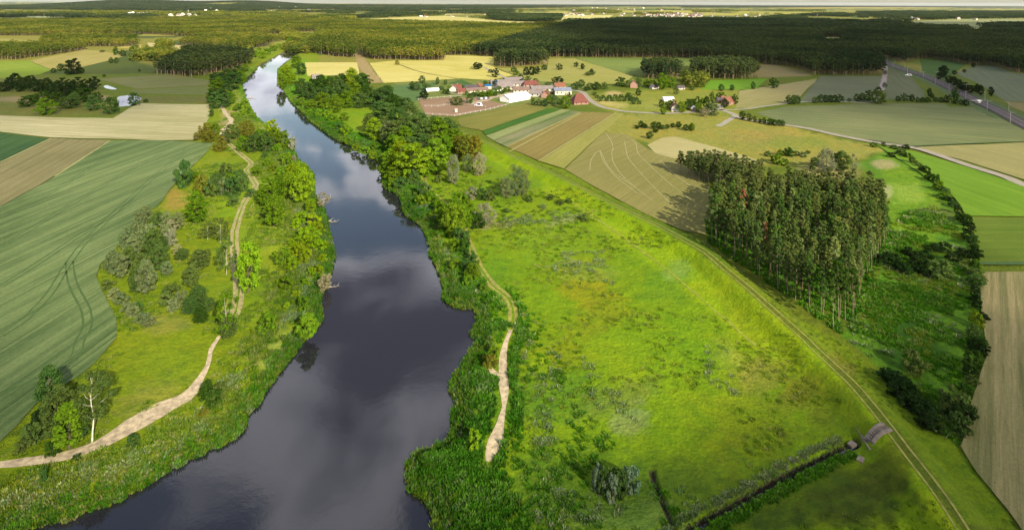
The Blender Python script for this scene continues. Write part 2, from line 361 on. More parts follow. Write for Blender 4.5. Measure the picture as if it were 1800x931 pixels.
for a in [(1030, 500, 50, 50, 'a49c18', .5, 70), (1050, 560, 34, 65, 'a0981a', .45, 60), (1010, 620, 60, 30, '9aa010', .6), (1170, 500, 55, 42, '6c9c1c', .5), (1190, 475, 30, 20, '8fae4a', .6),
          (1290, 640, 60, 30, '9aa83c', .6, 50), (1340, 660, 40, 60, '93923a', .6, 50), (1400, 690, 30, 60, '8d7f2e', .5, 60), (1040, 480, 60, 18, '86ac40', .5), (960, 430, 60, 40, '84ac22', .5), (1080, 700, 30, 90, '7f8f3c', .6, 70),
          (1110, 740, 40, 40, '9aa46a', .5), (960, 700, 50, 120, '5a8c22', .6, 80), (950, 860, 60, 90, '4e7a1e', .6), (1200, 620, 90, 90, '7ba60c', .6), (1180, 860, 90, 60, '4a6f1c', .7), (1400, 880, 200, 60, '3d5a12', .8), (1480, 850, 80, 60, '4c5212', .6),  # the dark olive pair ending this row carries painted corner shade
          (1330, 780, 120, 50, '6f8410', .6), (1240, 690, 90, 50, '88a610', .5), (1560, 830, 50, 60, '5a5c18', .7, 50), (1500, 880, 120, 60, '3c4c10', .7), (1330, 920, 120, 40, '34500f', .7), (1420, 700, 30, 80, '7c8418', .5, -40), (1300, 560, 20, 80, '84960f', .5, -40), (1110, 905, 120, 40, '6d8c50', .5), (800, 870, 80, 60, '477a18', .8), (810, 700, 40, 90, '4f8518', .8), (870, 480, 40, 60, '6f9c1a', .6), (1000, 385, 60, 8, 'a0a070', .6, -15),  # darkest blobs here: gloom of the lower right corner put into the colour
          (870, 395, 40, 8, 'a59a72', .7, -5), (905, 330, 60, 30, '74981c', .7), (1480, 640, 40, 14, 'a09040', .5, 40), (700, 330, 20, 40, '6f9c14', .6), (790, 500, 25, 50, '6b951c', .6), (1460, 300, 60, 22, 'b2a870', .7), (1555, 290, 24, 10, 'c0b288', .7), (1560, 340, 10, 14, 'd8c8a0', .7),
          (1590, 340, 45, 22, 'a2c04a', .6), (1640, 380, 25, 40, '6d7434', .7, 80), (1600, 600, 70, 80, '2f5e14', .8), (1560, 540, 60, 30, '3f7c18', .7), (1520, 540, 30, 30, '93a04a', .5), (1650, 500, 40, 60, '4c6818', .6),
          (270, 700, 80, 40, '9a9e40', .6, -25), (300, 640, 60, 40, '86a018', .6), (310, 350, 30, 22, 'b89a4c', .7), (420, 340, 50, 60, '93b41a', .7), (470, 420, 60, 60, '9ab62a', .6), (420, 520, 90, 60, '7da01a', .6), (480, 620, 60, 50, '9cab50', .5, -40), (290, 570, 50, 20, '979a48', .6), (300, 860, 200, 30, '9aa628', .6, -15), (60, 880, 90, 40, 'a3a422', .6), (400, 230, 30, 30, 'ab9a60', .7), (400, 205, 16, 14, 'c0b088', .6),
          (1250, 860, 260, 70, '5f7e18', .55), (1490, 740, 60, 110, '6f8014', .5, -35), (1040, 850, 120, 90, '527a1c', .5), (1330, 740, 110, 60, '7f9016', .4), (1110, 620, 110, 70, '8cae10', .5),
          (90, 880, 40, 12, 'a47c30', .5), (560, 450, 12, 30, 'b0b060', .6), (450, 320, 40, 20, '8da832', .6), (540, 330, 30, 90, '86ac18', .7), (380, 300, 25, 25, '8ea62a', .6), (500, 70, 30, 12, 'a2a840', .8), (620, 215, 40, 30, '86a616', .8), (180, 600, 16, 40, '5f7a1e', .5), (30, 175, 60, 6, 'b09c78', .7), (175, 172, 22, 5, 'b09c78', .8), (290, 108, 50, 10, 'a8a24c', .6), (80, 188, 60, 8, '8a8050', .5),
          (1080, 165, 16, 5, 'd2bc84', .8), (1075, 182, 30, 8, 'dccb80', .7, 15), (1150, 185, 40, 8, 'a8ac50', .6), (1330, 240, 90, 14, 'a89a50', .6), (1240, 235, 60, 16, 'a2a048', .6), (1400, 250, 60, 14, '8d9c3a', .6)]:
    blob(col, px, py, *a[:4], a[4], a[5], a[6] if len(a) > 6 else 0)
# bare earth at the waterline
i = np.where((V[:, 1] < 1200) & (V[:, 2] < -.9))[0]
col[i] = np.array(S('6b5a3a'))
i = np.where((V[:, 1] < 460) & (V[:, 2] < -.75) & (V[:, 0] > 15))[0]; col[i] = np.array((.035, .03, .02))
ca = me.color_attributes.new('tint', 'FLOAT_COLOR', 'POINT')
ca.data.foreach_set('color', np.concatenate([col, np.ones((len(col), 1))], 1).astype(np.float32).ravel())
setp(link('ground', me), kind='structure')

# ------------------------------------------------------------------ water
m, t, b = mat('river_water', .04, .5); b.inputs['Base Color'].default_value = (.010, .010, .014, 1); b.inputs['IOR'].default_value = 1.48
tc = N(t, 'ShaderNodeTexCoord')
nn = mth(t, 'ADD', noise(t, tc.outputs['Object'], .35, 5, .6), mth(t, 'MULTIPLY', noise(t, tc.outputs['Object'], 2.5, 3, .6), .15))
patch = ramp(t, noise(t, tc.outputs['Object'], .03, 3), [(.4, .25), (.65, 1.0)])
bm = N(t, 'ShaderNodeBump', Distance=.035); L(t, mth(t, 'MULTIPLY', patch, .55), bm.inputs['Strength']); L(t, nn, bm.inputs['Height']); L(t, bm.outputs[0], b.inputs['Normal'])
MAT['water'] = m
def sheet(name, poly, m, z, kind='structure', sub=0):
    poly = [tuple(p) for p in poly]
    from mathutils.geometry import tessellate_polygon
    tri = tessellate_polygon([[Vector((p[0], p[1], 0)) for p in poly]])
    o = link(name, mesh_from(name, [(p[0], p[1], z) for p in poly], [tuple(f) for f in tri], m))
    if o.data.polygons and o.data.polygons[0].normal.z < 0: o.data.flip_normals()
    return setp(o, kind=kind)
setp(link('river', mesh_from('river', [(-420, -60, WL), (120, -60, WL), (60, 1500, WL), (-600, 1500, WL)], [(0, 1, 2, 3)], MAT['water'])), kind='structure')
for p in PONDS:
    c = p.mean(0); sheet('pond', c+(p-c)*1.15, MAT['water'], -.4)

# ------------------------------------------------------------------ fields
def ang_of(a):
    g = G(a); d = g[1]-g[0]; return math.atan2(d[1], d[0])
def field(name, poly, c1, c2, dirpx, z=.06, **k):
    p = P(poly); q = []
    for i in range(len(p)):
        a, b = p[i], p[(i+1) % len(p)]; n = max(1, int(np.hypot(*(b-a))/14))
        for s in range(n):
            q.append(a+(b-a)*s/n)
    g = G(np.array(q))
    amp = 1.2
    g = g+np.stack([fbm(g[:, 0]/25, g[:, 1]/25, 31)-.47, fbm(g[:, 0]/25, g[:, 1]/25, 37)-.47], 1)*2*amp
    return sheet(name, g, crop_mat(name, S(c1), S(c2), ang_of(dirpx), **k), z)
F_ = field
FARF = []
F_('wheat_field', "193,248 285,247 377,252 345,285 315,313 283,353 240,390 200,440 172,467 167,487 187,523 200,560 202,593 180,620 150,650 67,707 33,747 0,777 -300,950 -700,1180 -900,1180 -700,600 0,365 97,310", '566f3e', '8a9c64', "0,505 240,385", spacing=20, dark=.9, z=.20)
F_('fallow_field', "0,286 90,243 193,247 96,309 0,364 -700,598 -1100,560 -500,400", '7c774e', '9b9469', "0,364 193,247", dark=.15, z=.12)
F_('clover_field', "-900,230 0,234 89,244 0,284 -500,398 -1100,555", '35582f', '4c6f38', "0,284 89,244", dark=.5, z=.15)
F_('barley_field', "0,203 100,207 200,208 243,182 367,184 371,200 348,246 270,247 190,244 92,242 0,232 -1000,228 -800,200", 'aaa674', 'cac49c', "0,222 370,240", dark=.2, streak=.9, z=.10)
F_('rye_field', "172,139 300,130 372,143 367,151 240,156", '747a48', '8b8c58', "172,139 300,130", dark=.2)
F_('rye_field', "230,158 370,152 367,167 262,166 232,163", '6c7740', '828a4e', "230,158 370,152", dark=.2, z=.08)
F_('stubble_field', "52,107 110,95 150,87 205,94 218,99 185,108 140,119 92,123", 'a59c50', 'b9ad68', "52,107 150,87", dark=.15)
F_('pasture', "-300,112 0,108 50,107 90,123 70,131 20,138 -300,140", '7d9a1e', '97a83c', "0,108 90,122", dark=.1)
F_('stubble_field', "-200,70 0,68 60,72 95,80 0,84 -200,84", '9c9c48', 'b2a85c', "0,68 60,72", dark=.1)
F_('stubble_field', "258,75 305,79 370,84 438,94 440,99 390,95 300,88 262,82", 'cdbe86', 'd8c88c', "258,75 438,94", dark=.1)
F_('stubble_field', "205,84 232,79 249,78 247,86 210,85", 'b9ac50', 'c8b868', "205,84 249,78", dark=.1)
F_('oat_field', "650,111 690,107 780,106 782,97 868,100 868,118 905,132 862,141 810,138 735,143 674,146", 'c8be5a', 'e4d888', "650,111 868,140", dark=.25, streak=.8)
F_('oat_field', "536,110 628,110 632,131 541,134", 'd4c86c', 'e6da90', "536,110 628,110", dark=.2)
F_('grass_field', "965,104 1010,103 1112,134 1100,146 1040,150 925,141 870,120 962,119", '9da048', 'b0aa62', "870,119 1100,146", dark=.15)
F_('clover_field', "1013,102 1231,102 1226,112 1122,135 1060,118", '768a42', '8a9a48', "1013,102 1231,103", dark=.15, z=.09)
F_('hay_meadow', "804,208 927,181 962,190 848,230 808,222", '7e8038', '989148', "804,220 962,190", dark=.4, spacing=5)
F_('clover_field', "848,230.5 963,190.5 987,191.5 854,238", '3c6a1e', '4f7a26', "848,230 963,190", dark=.3, spacing=5, z=.07)
F_('rye_field', "855,239 988,192 1004,193 868,247", '8b9a5e', '9da46c', "855,239 988,192", dark=.1, spacing=6)
F_('clover_field', "868,248 1005,193.5 1020,197 889,258", '5c7a3a', 'a09a78', "868,248 1005,193", dark=.2, spacing=6, z=.07)
F_('fallow_field', "891,259 1021,197 1083,199 947,283", '8d8044', '9e9052', "891,259 1021,197", dark=.3, spacing=4)
F_('hay_meadow', "948,283.5 1084,199 1099,199 989,296", '9a9a4a', 'a9a65a', "948,283 1084,199", dark=.3, spacing=7, z=.07)
F_('mown_field', "991,297 1060,234 1104,236 1139,262 1190,275 1216,300 1262,345 1243,412 1195,402 1140,378 1075,345", '8c8a4c', '9c9458', "1075,345 1190,275", dark=.2, spacing=7, z=.05)
F_('barley_field', "1138,255 1165,242 1186,240 1255,258 1345,286 1330,297 1230,286 1180,278 1152,270", 'b5ae74', 'c3b984', "1138,257 1345,285", dark=.15)
F_('wheat_field', "1327,198 1387,187 1567,182 1660,182 1668,188 1713,188 1800,228 2300,400 2300,250 1900,248 1800,249 1603,257 1473,238 1380,217", '6f7c50', '8f9362', "1327,198 1800,235", dark=.35, spacing=16, streak=.8)
F_('barley_field', "1606,259 1800,250.5 2000,250 2500,400 2500,560 1950,352 1800,316 1700,284", '9a9660', 'aca46c', "1606,259 1800,316", dark=.2)
F_('wheat_field', "1404,180 1441,133.5 1551,133.5 1549,157 1545,180", '70795c', '838868', "1404,180 1545,180", dark=.3)
F_('wheat_field', "1557,121 1566,118 1600,133 1622,160 1626,173 1558,175", '6c7454', '7f8462', "1557,121 1626,173", dark=.4, spacing=16)
F_('wheat_field', "1678,130 1713,116 1747,116 1783,129 2000,131 2200,200 1900,186 1800,180 1765,177 1727,151 1706,140", '6f7a60', '808868', "1713,116 1800,180", dark=.3)
F_('fallow_field', "1767,179 1800,181 1900,187 2200,202 2200,290 1900,216 1800,197 1776,187", '8f8454', '9c9060', "1767,179 1900,187", dark=.2)
F_('clover_field', "1545,257 1605,266 1700,294 1800,327 1950,362 2300,470 2300,380 1700,380 1690,360 1667,337 1625,309", '6a9218', '80a630', "1625,309 1800,370", dark=.3, spacing=14)
F_('hay_meadow', "1702,382 2300,384 2300,460 1722,461 1716,430", '5f7a20', '75862e', "1702,400 1900,400", dark=.2, spacing=8)
F_('rye_field', "1721,478 2300,474 3200,940 3200,1300 2050,1300 1900,1080 1800,945 1768,897 1718,834 1689,787 1708,703 1734,623 1730,560", '767a46', 'aea274', "1760,490 1770,860", dark=.35, spacing=5, streak=.9)
F_('stubble_field', "1324,115 1360,113 1413,127 1428,134 1333,137", '8d8254', '9c9062', "1324,115 1428,134", dark=.2)
F_('clover_field', "1243,142 1350,138 1327,157 1233,158", '6fa01e', '7aa62a', "1243,142 1350,138", dark=.2)
F_('hay_meadow', "1292,190 1300,160 1352,152 1440,138 1436,142 1420,155 1395,181 1330,190", '9a9a58', 'b8ab78', "1292,190 1420,155", dark=.2)
F_('pasture', "1617,105 1658,104 1700,113 1680,128 1655,141 1622,127", '486a2a', '587830', "1617,105 1700,113", dark=.1)
F_('pasture', "690,150 770,146 730,180 690,172", '587a44', '6c8448', "690,150 770,146", dark=.1, z=.05)
F_('pasture', "786,147 810,140 835,150 828,158", '3c6a28', '5c7a3c', "786,147 828,158", dark=.4, spacing=4)
# riding arena of brown earth
F_('riding_arena', "735,176 792,171 846,172 862,178 877,182 894,184 862,193 799,205 748,202", '9a7c66', 'ab8e76', "735,176 792,171", dark=.1, z=.12)
# far bright fields between the woods
for nm, pl, a, b_ in [('far_field', "600,41 617,35 700,31 783,28 870,36 955,40 900,48 760,43 640,41", 'd0c66c', 'dbd084'), ('far_field', "983,27 1078,27 1062,37 1000,37 978,33", 'd8d080', 'ddd48a'),
                     ('far_field', "860,24 1000,20 1010,23 1000,27 880,27", 'c0bc58', 'c8c268'), ('far_field', "1080,18 1215,19 1220,24 1085,21", 'b8b444', 'c4bc5c'), ('far_field', "1180,24 1250,22.5 1310,25 1290,28 1200,27", 'b0ac48', 'beb458'),
                     ('far_field', "1300,20 1400,21 1600,24 1400,26 1290,24", 'a8a83c', 'b6ae4c'), ('far_field', "1580,46 1600,38 1680,34 1800,33 1900,33 1900,48 1770,46 1700,50 1640,52", '98a068', 'a2a46c'), ('far_field', "1685,50 1745,48 1748,60 1700,63", '9aa058', '9ca05c'),
                     ('far_field', "1445,66 1482,66 1476,82 1454,82", 'a0a060', 'a8a868'), ('far_field', "115,29 200,27 260,24.5 265,28 180,30 120,31", 'b8ae60', 'c2b66c'), ('far_field', "-200,33 0,32 110,33 112,35 -200,37", '8a9a78', '929e7c'),
                     ('far_field', "195,33 215,33 218,35 196,35", 'e0d8c0', 'e6dcc8'), ('far_field', "450,18 600,17 620,20 470,22", 'a8a458', 'b4ac64'), ('far_field', "520,27 590,26 600,30 540,31", 'b8b460', 'c8c070'), ('far_field', "0,17 120,18 180,22 0,23", '888848', '98904e'),
                     ('far_field', "1680,17 1800,17 1900,19 1800,20 1690,19", 'a09c3c', 'aca448'), ('far_field', "1020,38 1040,37 1060,38 1040,40", '8a9040', '969848'),
                     ('far_field', "-100,24.5 40,24 110,25 60,26.5 -100,27", 'a8a868', 'b4b074'), ('far_field', "30,29 100,28.5 150,30.5 60,31.5", '9aa47c', 'a2aa80'), ('far_field', "330,30 420,28.5 500,29.5 430,32 340,32", 'b4a85c', 'c0b468'),
                     ('far_field', "380,22.5 470,21.5 520,22.5 450,24 390,24", 'c0b470', 'ccc07c'), ('far_field', "640,22 760,21 850,21.5 760,23.5 650,23.5", 'b0aa54', 'bcb460'), ('far_field', "330,13 400,12.6 450,13.2 380,14.2", 'a8a46c', 'b0ac74'),
                     ('far_field', "560,14 700,13 760,13.6 640,15", 'a8a460', 'b0ac6c'), ('far_field', "900,13.5 1100,12 1300,12.5 1200,14 950,14.8", 'b0a84c', 'bcb458'), ('far_field', "1350,14 1500,13 1700,13.6 1600,15 1400,15.4", 'b0a040', 'bcac4c'),
                     ('far_field', "700,26 780,24.6 850,25 790,26.8", 'bcb468', 'c4bc70'), ('far_field', "150,36.5 300,35 330,37 200,39", 'a09c48', 'aca654'), ('far_field', "420,40 520,38.5 560,40 470,42", 'a09c40', 'aaa44c'), ('far_field', "80,50 180,48 200,50.5 110,53", '989440', 'a49e4c')]:
    F_(nm, pl, a, b_, "600,41 900,41", dark=.05, z=.3); FARF.append(G(pl))

# ------------------------------------------------------------------ paths, tracks, roads, railway
PATHS = []
def ribbon(name, line, width, m, dz=.05, z0=0.0, wj=.25, sm=5, offs=0.0, kind='structure', seed=0, parent=None, px_in=True):
    g = G(smooth(P(line) if isinstance(line, str) else line, sm), z0) if px_in else line
    if name in ('sand_path', 'dirt_path', 'dirt_track') and offs <= 0 and g[:, 1].min() < 420: PATHS.append(g[::4] if len(g) > 40 else g)
    n = len(g); d = np.gradient(g, axis=0); d /= np.linalg.norm(d, axis=1)[:, None]+1e-9; nv = np.stack([-d[:, 1], d[:, 0]], 1)
    # resample so the edges can wander
    seg = np.r_[0, np.cumsum(np.linalg.norm(np.diff(g, axis=0), axis=1))]; M = max(int(seg[-1]/1.5), 8) if seg[-1] < 1500 else 400
    s = np.linspace(0, seg[-1], M); g2 = np.stack([np.interp(s, seg, g[:, k]) for k in (0, 1)], 1); nv = np.stack([np.interp(s, seg, nv[:, k]) for k in (0, 1)], 1)
    wd = width if np.isscalar(width) else np.interp(s/seg[-1], np.linspace(0, 1, len(width)), width)
    a = wd/2*(1+wj*(fbm(s/5, s*0+1, seed)-.47)*4); b = wd/2*(1+wj*(fbm(s/5, s*0+7, seed)-.47)*4)
    Lp = g2+nv*(a+offs)[:, None]; Rp = g2-nv*(b-offs)[:, None]; Cp = (Lp+Rp)/2
    rowsP = [Lp, Cp, Rp]; Vv = []
    for q in rowsP: hz = hfun(q[:, 0], q[:, 1]); hz = np.maximum(hz, 0) if name in ('wheel_track', 'mown_line', 'field_margin', 'road', 'level_crossing') else hz; Vv.append(np.stack([q[:, 0], q[:, 1], hz+dz], 1))
    Vv = np.stack(Vv, 1).reshape(-1, 3); id_ = np.arange(M*3).reshape(M, 3)
    Ff = np.concatenate([np.stack([id_[:-1, k], id_[:-1, k+1], id_[1:, k+1], id_[1:, k]], 1) for k in (0, 1)])
    o = link(name, mesh_from(name, Vv, Ff, m), parent)
    if o.data.polygons[0].normal.z < 0: o.data.flip_normals()
    return setp(o, kind=kind)
MAT['dirt'] = plain('dirt_track', S('969648'), .35, .8); MAT['paledirt'] = plain('pale_dirt', S('a8a06c'), .35, .8)
MAT['asphalt'] = plain('asphalt', S('a39c8c', .5), .15, .3); MAT['greytrack'] = plain('grey_track', S('a6a090'), .15, .5)
MAT['darkgreen'] = plain('crop_rut', S('486430'), .25, .8); MAT['mown'] = plain('mown_line', S('b4ae80'), .3, .5)
LP = "-200,835 0,814 33,810 80,804 134,794 174,779 200,765 234,745 267,723 301,707 327,693 347,669 364,640 369,620 374,606 385,588"
ribbon('sand_path', LP, [.9, 1.0, 1.1, 1.2, 1.6, 1.8, 2.2, 3.0, 4.0, 4.4, 3.6, 2.0, 1.4, 1.0, 1.0, .9], MAT['sand'], .07)
ribbon('dirt_path', "400,570 414,545 420,510 416,470 413,443 412,413 418,385 430,353 449,328 447,318 437,305 432,298 442,287 427,273 410,258 398,247", 1.1, MAT['paledirt'], .07, offs=.8)
ribbon('dirt_path', "400,570 414,545 420,510 416,470 413,443 412,413 418,385 430,353 449,328 447,318 437,305 432,298 442,287 427,273 410,258 398,247", 1.1, MAT['paledirt'], .07, offs=-.8)
ribbon('sand_path', "398,247 394,232 407,213 399,203 392,190 398,170 405,160 404,150", [5, 4, 2.5, 3, 2, 3, 2], MAT['sand'], .08)
ribbon('sand_path', "897,577 887,610 884,630 884,655 886,680 887,703 882,730 874,758 864,787 858,808", [.9, 1.1, 1.4, 1.7, 1.8, 1.6, .6, 1.3, 2.8, .8], MAT['sand'], .07)
ribbon('sand_path', "858,640 868,652 882,660", [.8, 1.4, 2.0], MAT['sand'], .09)
RP = "740,300 745,313 750,327 780,357 800,378 813,397 827,433 843,467 867,500 893,523 902,550 897,577"
ribbon('dirt_path', RP, 1.0, MAT['dirt'], .07, offs=.8); ribbon('dirt_path', RP, 1.0, MAT['dirt'], .07, offs=-.8)
for of in (-.85, .85):
    ribbon('dirt_track', DYKE, .38, MAT['dirt'], .06, offs=of, px_in=False, seed=int(of*9))
ribbon('grass_track', "1009,356 1090,412 1170,470 1240,530 1330,605", .8, plain('worn_grass', S('8d9a2c'), .3, .8), .05, wj=.6); 
ribbon('firebreak', "622,57 628,78 633,100 640,115 650,131 661,146", 14, plain('fire_strip', S('a08c58'), .2, .2), .10)
ROAD = "850,118 862,124 890,138 903,146"
ribbon('road', ROAD, 4, MAT['greytrack'], .12)
ribbon('road', "1000,157 1023,162 1030,169 1038,177 1055,187 1076,192 1110,197 1168,199.5 1214,197.5 1240,196 1264,193.5 1282,198 1294,203 1306,209 1340,214 1377,219 1425,227 1473,238 1537,250 1580,256 1623,264 1700,290 1767,311 1800,325 1900,362 2100,440", 5, MAT['asphalt'], .12, wj=.05)
ribbon('road', "1266,194 1266,184", 5, MAT['asphalt'], .14, wj=.05)
ribbon('road', "1264,193.5 1310,192 1360,185 1440,178 1530,182", 3, MAT['greytrack'], .14, wj=.1)
ribbon('dirt_path', "1294,203 1280,212 1262,222", 3.5, MAT['greytrack'], .15)
ribbon('farm_track', "1556,116 1555,133 1552,152 1549,160", 5, plain('farm_track_earth', S('a89a94'), .2, .3), .14)
ribbon('road', "824,184 850,177 868,171 893,165 910,160", 6, plain('yard_gravel', S('b8a890'), .2, .3), .16)
ribbon('dirt_path', "786,163 815,166 838,160 870,153", 3, MAT['greytrack'], .16)
for ln, wdt in [("368,463 352,452 300,500 200,585 0,722 -100,790", .5), ("372,455 380,440 400,400", 0)]:
    pass
for ln in ["0,505 60,468 120,428 240,350", "0,592 40,565 85,520 122,462 160,415 250,330 330,262", "122,462 128,500 150,545 153,575 140,600 120,640 0,700", "0,436 60,400 150,345 300,260", "0,383 100,333 200,270"]:
    for of in (-.9, .9): ribbon('wheel_track', ln, .38, MAT['darkgreen'], .24, offs=of, wj=.4)
for ln in ["1037,300 1038,285 1045,272 1054,265 1060,275 1075,300 1110,325", "1054,265 1062,285 1082,310 1120,340", "1076,262 1078,285 1100,315 1150,355", "1064,232 1075,250 1078,265", "1098,248 1101,266 1108,283 1150,330 1190,368", "1092,234 1116,250 1120,265 1128,277 1180,325 1238,368", "1160,282 1190,310 1240,345"]:
    ribbon('mown_line', ln, .24, MAT['mown'], .10, wj=.4)
for ln in ["0,286 90,243.5", "97,310 193,248", "890,258.5 1020,197.5", "947,283.5 1083,198.5", "890,270 1020,200"]:
    ribbon('field_margin', ln, .8, plain('field_margin_grass', S('a7a468'), .2), .25)
for ln in ["700,113 740,127 800,138 812,140"]:
    ribbon('field_margin', ln, 2.5, plain('dark_margin', S('7a7436'), .2), .16)
ribbon('field_margin', "1603,257.5 1700,253 1800,249.5 1900,249", 1.5, MAT['darkgreen'], .3)
ribbon('field_margin', "1722,463 1900,463", 2.0, MAT['darkgreen'], .2)
ribbon('bare_strip', '1764,486 1768,520 1772,560 1776,620 1774,700 1770,760', [1, 3, 3.6, 3.2, 2, .6], plain('bare_soil', S('bda284'), .35, 1.2), .12, wj=.5)
# railway
RL = "1530,96 1545,104 1560,112 1590,124 1630,136 1672,156 1717,178 1760,198 1800,219 1900,268 2100,362"
ribbon('railway_verge', RL, 26, plain('verge', S('4f6428'), .3, .3), .10, wj=.15)
ribbon('railway_bed', RL, 11, plain('ballast', S('4c4246', .5), .25, .8), .45, wj=.02)
MAT['rail'] = plain('rail_steel', (.32, .27, .25), .2, 1, rough=.5)
for of in (-2.7, -1.3, 1.3, 2.7): ribbon('rail', RL, .16, MAT['rail'], .62, offs=of, wj=0, seed=int(of*10))
ribbon('level_crossing', "1710,179.5 1717,178 1727,177", 5, MAT['greytrack'], .75, wj=0)

# ------------------------------------------------------------------ tree kinds
def leaves(cent, nrm, size, r, asp=1.0):
    """bent leaf sprays: two triangles each"""
    n = len(cent); a = np.cross(nrm, r.normal(size=(n, 3))); a /= np.linalg.norm(a, axis=1)[:, None]+1e-9; b = np.cross(nrm, a)
    s = size*(.6+.8*r.random(n))[:, None]*.5
    p0 = cent-a*s; p1 = cent+b*s*asp-nrm*s*.2; p2 = cent+a*s*1.05; p3 = cent-b*s*asp-nrm*s*.3
    V = np.stack([p0, p1, p2, p3], 1).reshape(-1, 3); k = np.arange(n)*4
    return V, np.concatenate([np.stack([k, k+1, k+2], 1), np.stack([k, k+2, k+3], 1)])
def crown(r, nclump, nleaf, env, size, rc, up=.35, asp=1.0):
    """env(t in 0..1, angle) -> (z, radius) of the crown's outline"""
    cs = []
    for i in range(nclump):
        t = (i+.5)/nclump; t = min(.98, max(.02, t+r.normal()*.04)); an = i*2.39996+r.normal()*.35
        z, rad = env(t, an); q = r.uniform(.45, 1.0)**.6*rad
        cs.append((math.cos(an)*q, math.sin(an)*q, z+r.normal()*rc*.25))
    cs = np.array(cs); w = rc*r.uniform(.6, 1.25, nclump)
    k = r.integers(0, nclump, nleaf); d = r.normal(size=(nleaf, 3)); d[:, 2] += .25; d /= np.linalg.norm(d, axis=1)[:, None]
    q = r.uniform(.55, 1.05, nleaf)[:, None]
    p = cs[k]+d*q*w[k][:, None]*np.array([1.1, 1.1, .75])
    nr_ = d+r.normal(size=d.shape)*.55; nr_[:, 2] += up; nr_ /= np.linalg.norm(nr_, axis=1)[:, None]
    p[:, 2] = np.maximum(p[:, 2], .05)
    return leaves(p, nr_, size, r, asp)+(cs,)
def trunk(r, h, r0, cs, m, nl=7, lean=.03, start=.3, k=6):
    b = MB(); pts = [(0, 0, -.3)]; x = y = 0; ns = 7
    for i in range(1, ns+1):
        x += r.normal()*lean*h/ns; y += r.normal()*lean*h/ns; pts.append((x, y, h*i/ns))
    b.tube(pts, [r0*(1.25 if i == 0 else 1-.88*i/ns) for i in range(ns+1)], k)
    if cs is not None and len(cs):
        for c in cs[r.permutation(len(cs))[:nl]]:
            zt = max(h*start, min(c[2]*.75, h*.85)); t = zt/h*ns; i = min(int(t), ns-1); f = t-i
            p0 = np.array(pts[i])*(1-f)+np.array(pts[i+1])*f; mid = p0*.5+c*.5+np.array([0, 0, -.06*h*.5])
            rr = r0*(1-.85*zt/h)*.55
            b.tube([p0, mid, c], [rr, rr*.6, rr*.18], 4)
    return b.mesh('trunk', m)
def env_round(h, R, z0=.16, pw=1.0, r=None, cone=False):
    ph = r.uniform(0, 6.3, 3)
    def e(t, a):
        if cone: return h*(z0+(1-z0)*t*1.04), R*(.25+.9*(1-t)**.8*min(1, .45+t*2.2))*(1+.3*math.sin(a*2+ph[0]+t*6))
        z = h*(z0+(1-z0)*t*.95); u = (t-.42)/.58 if t > .42 else (.42-t)/.42
        rad = R*math.sqrt(max(.02, 1-abs(u)**2.1))*(1+.18*math.sin(a*2+ph[0])+.13*math.sin(a*3+ph[1]+t*4))
        return z, rad
    return e
KINDS = {}     # kind -> list of (trunk mesh, crown mesh, height, radius)
def kind(name, n, h, R, z0, ncl, nleaf, size, rc, bark='bark', r0=.25, up=.35, asp=1.0, nl=8, lean=.03, lm='leaf', start=.3, k=6):
    out = []
    for i in range(n):
        r = np.random.default_rng(hash((len(KINDS), i)) % 9999)
        env = env_round(h, R, z0, r=r, cone=(name == 'pine')); V, F, cs = crown(r, ncl, nleaf, env, size, rc, up, asp)
        cm = mesh_from('crown', V, F, MAT[lm]); tm = trunk(r, h*.9, r0, cs, MAT[bark], nl, lean, start, k)
        out.append((tm, cm, h, R))
    KINDS[name] = out
kind('broadleaf_tree', 4, 12, 4.4, .12, 46, 4200, .52, 1.45, r0=.28)
kind('tall_tree', 4, 16, 3.6, .10, 52, 4200, .55, 1.35, r0=.28)
kind('willow', 3, 9, 4.2, .05, 44, 4200, .42, 1.15, r0=.3, asp=.5)
kind('birch', 2, 13, 3.0, .34, 34, 2300, .36, .95, bark='birchbark', r0=.17, lean=.09, nl=14)
kind('sparse_tree', 3, 10, 3.1, .2, 26, 1100, .40, .9, bark='deadwood', r0=.13, lean=.08, nl=16)
kind('bush', 4, 3, 2.0, .0, 22, 1500, .30, .62, r0=.06, nl=4, k=4)
kind('pine', 6, 17, 1.85, .46, 26, 1700, .40, .58, bark='pinebark', r0=.115, up=.6, nl=10, start=.5, lean=.03)
kind('round_tree', 3, 9, 3.9, .03, 40, 3000, .45, 1.1, r0=.25)
COLS = dict(x='7c8c52', p='66783c', q='526a36', g='60801c', y='7d9a1a', d='3d5a20', s='75855a', k='2a3f1e', b='4f7030', o='7a7c2c', w='96977a', v='4c6a34', r='a4705a', n='728a6e', e='5c7238', m='6f8f22', t='7fa022')
def addtree(kd, x, y, hpx, wpx=None, ckey='g', label='', cat='tree', group=None, name=None, z=None):
    var = KINDS[kd]; i = random.randrange(len(var)); tm, cm, h0, R0 = var[i]
    X, Y = gp(x, y); X = float(X); Y = float(Y)
    if kd in ('tall_tree', 'broadleaf_tree'): hpx *= .93; wpx = wpx*.88 if wpx else None
    h = hpx*Y/FPX; sz = h/h0
    sxy = (wpx*Y/FPX)/(2*R0*1.12) if wpx else sz*random.uniform(.9, 1.12)
    zz = float(hfun(np.array([X]), np.array([Y]))[0]) if z is None else z
    root = empty(name or kd, (X, Y, max(zz, -1.0)), random.uniform(0, 6.28), label=label, cat=cat, group=group)
    root.scale = (sxy, sxy, sz)
    if kd == 'birch' or kd == 'sparse_tree' or kd == 'pine': ts = 1
    tr = link('trunk', tm, root); cr_ = link('crown', cm, root)
    c = np.array(S(COLS[ckey], .62)); j = random.uniform(.82, 1.2); hsh = random.uniform(.88, 1.14)
    cr_.color = (c[0]*j*hsh, c[1]*j, c[2]*j, 1)
    return root
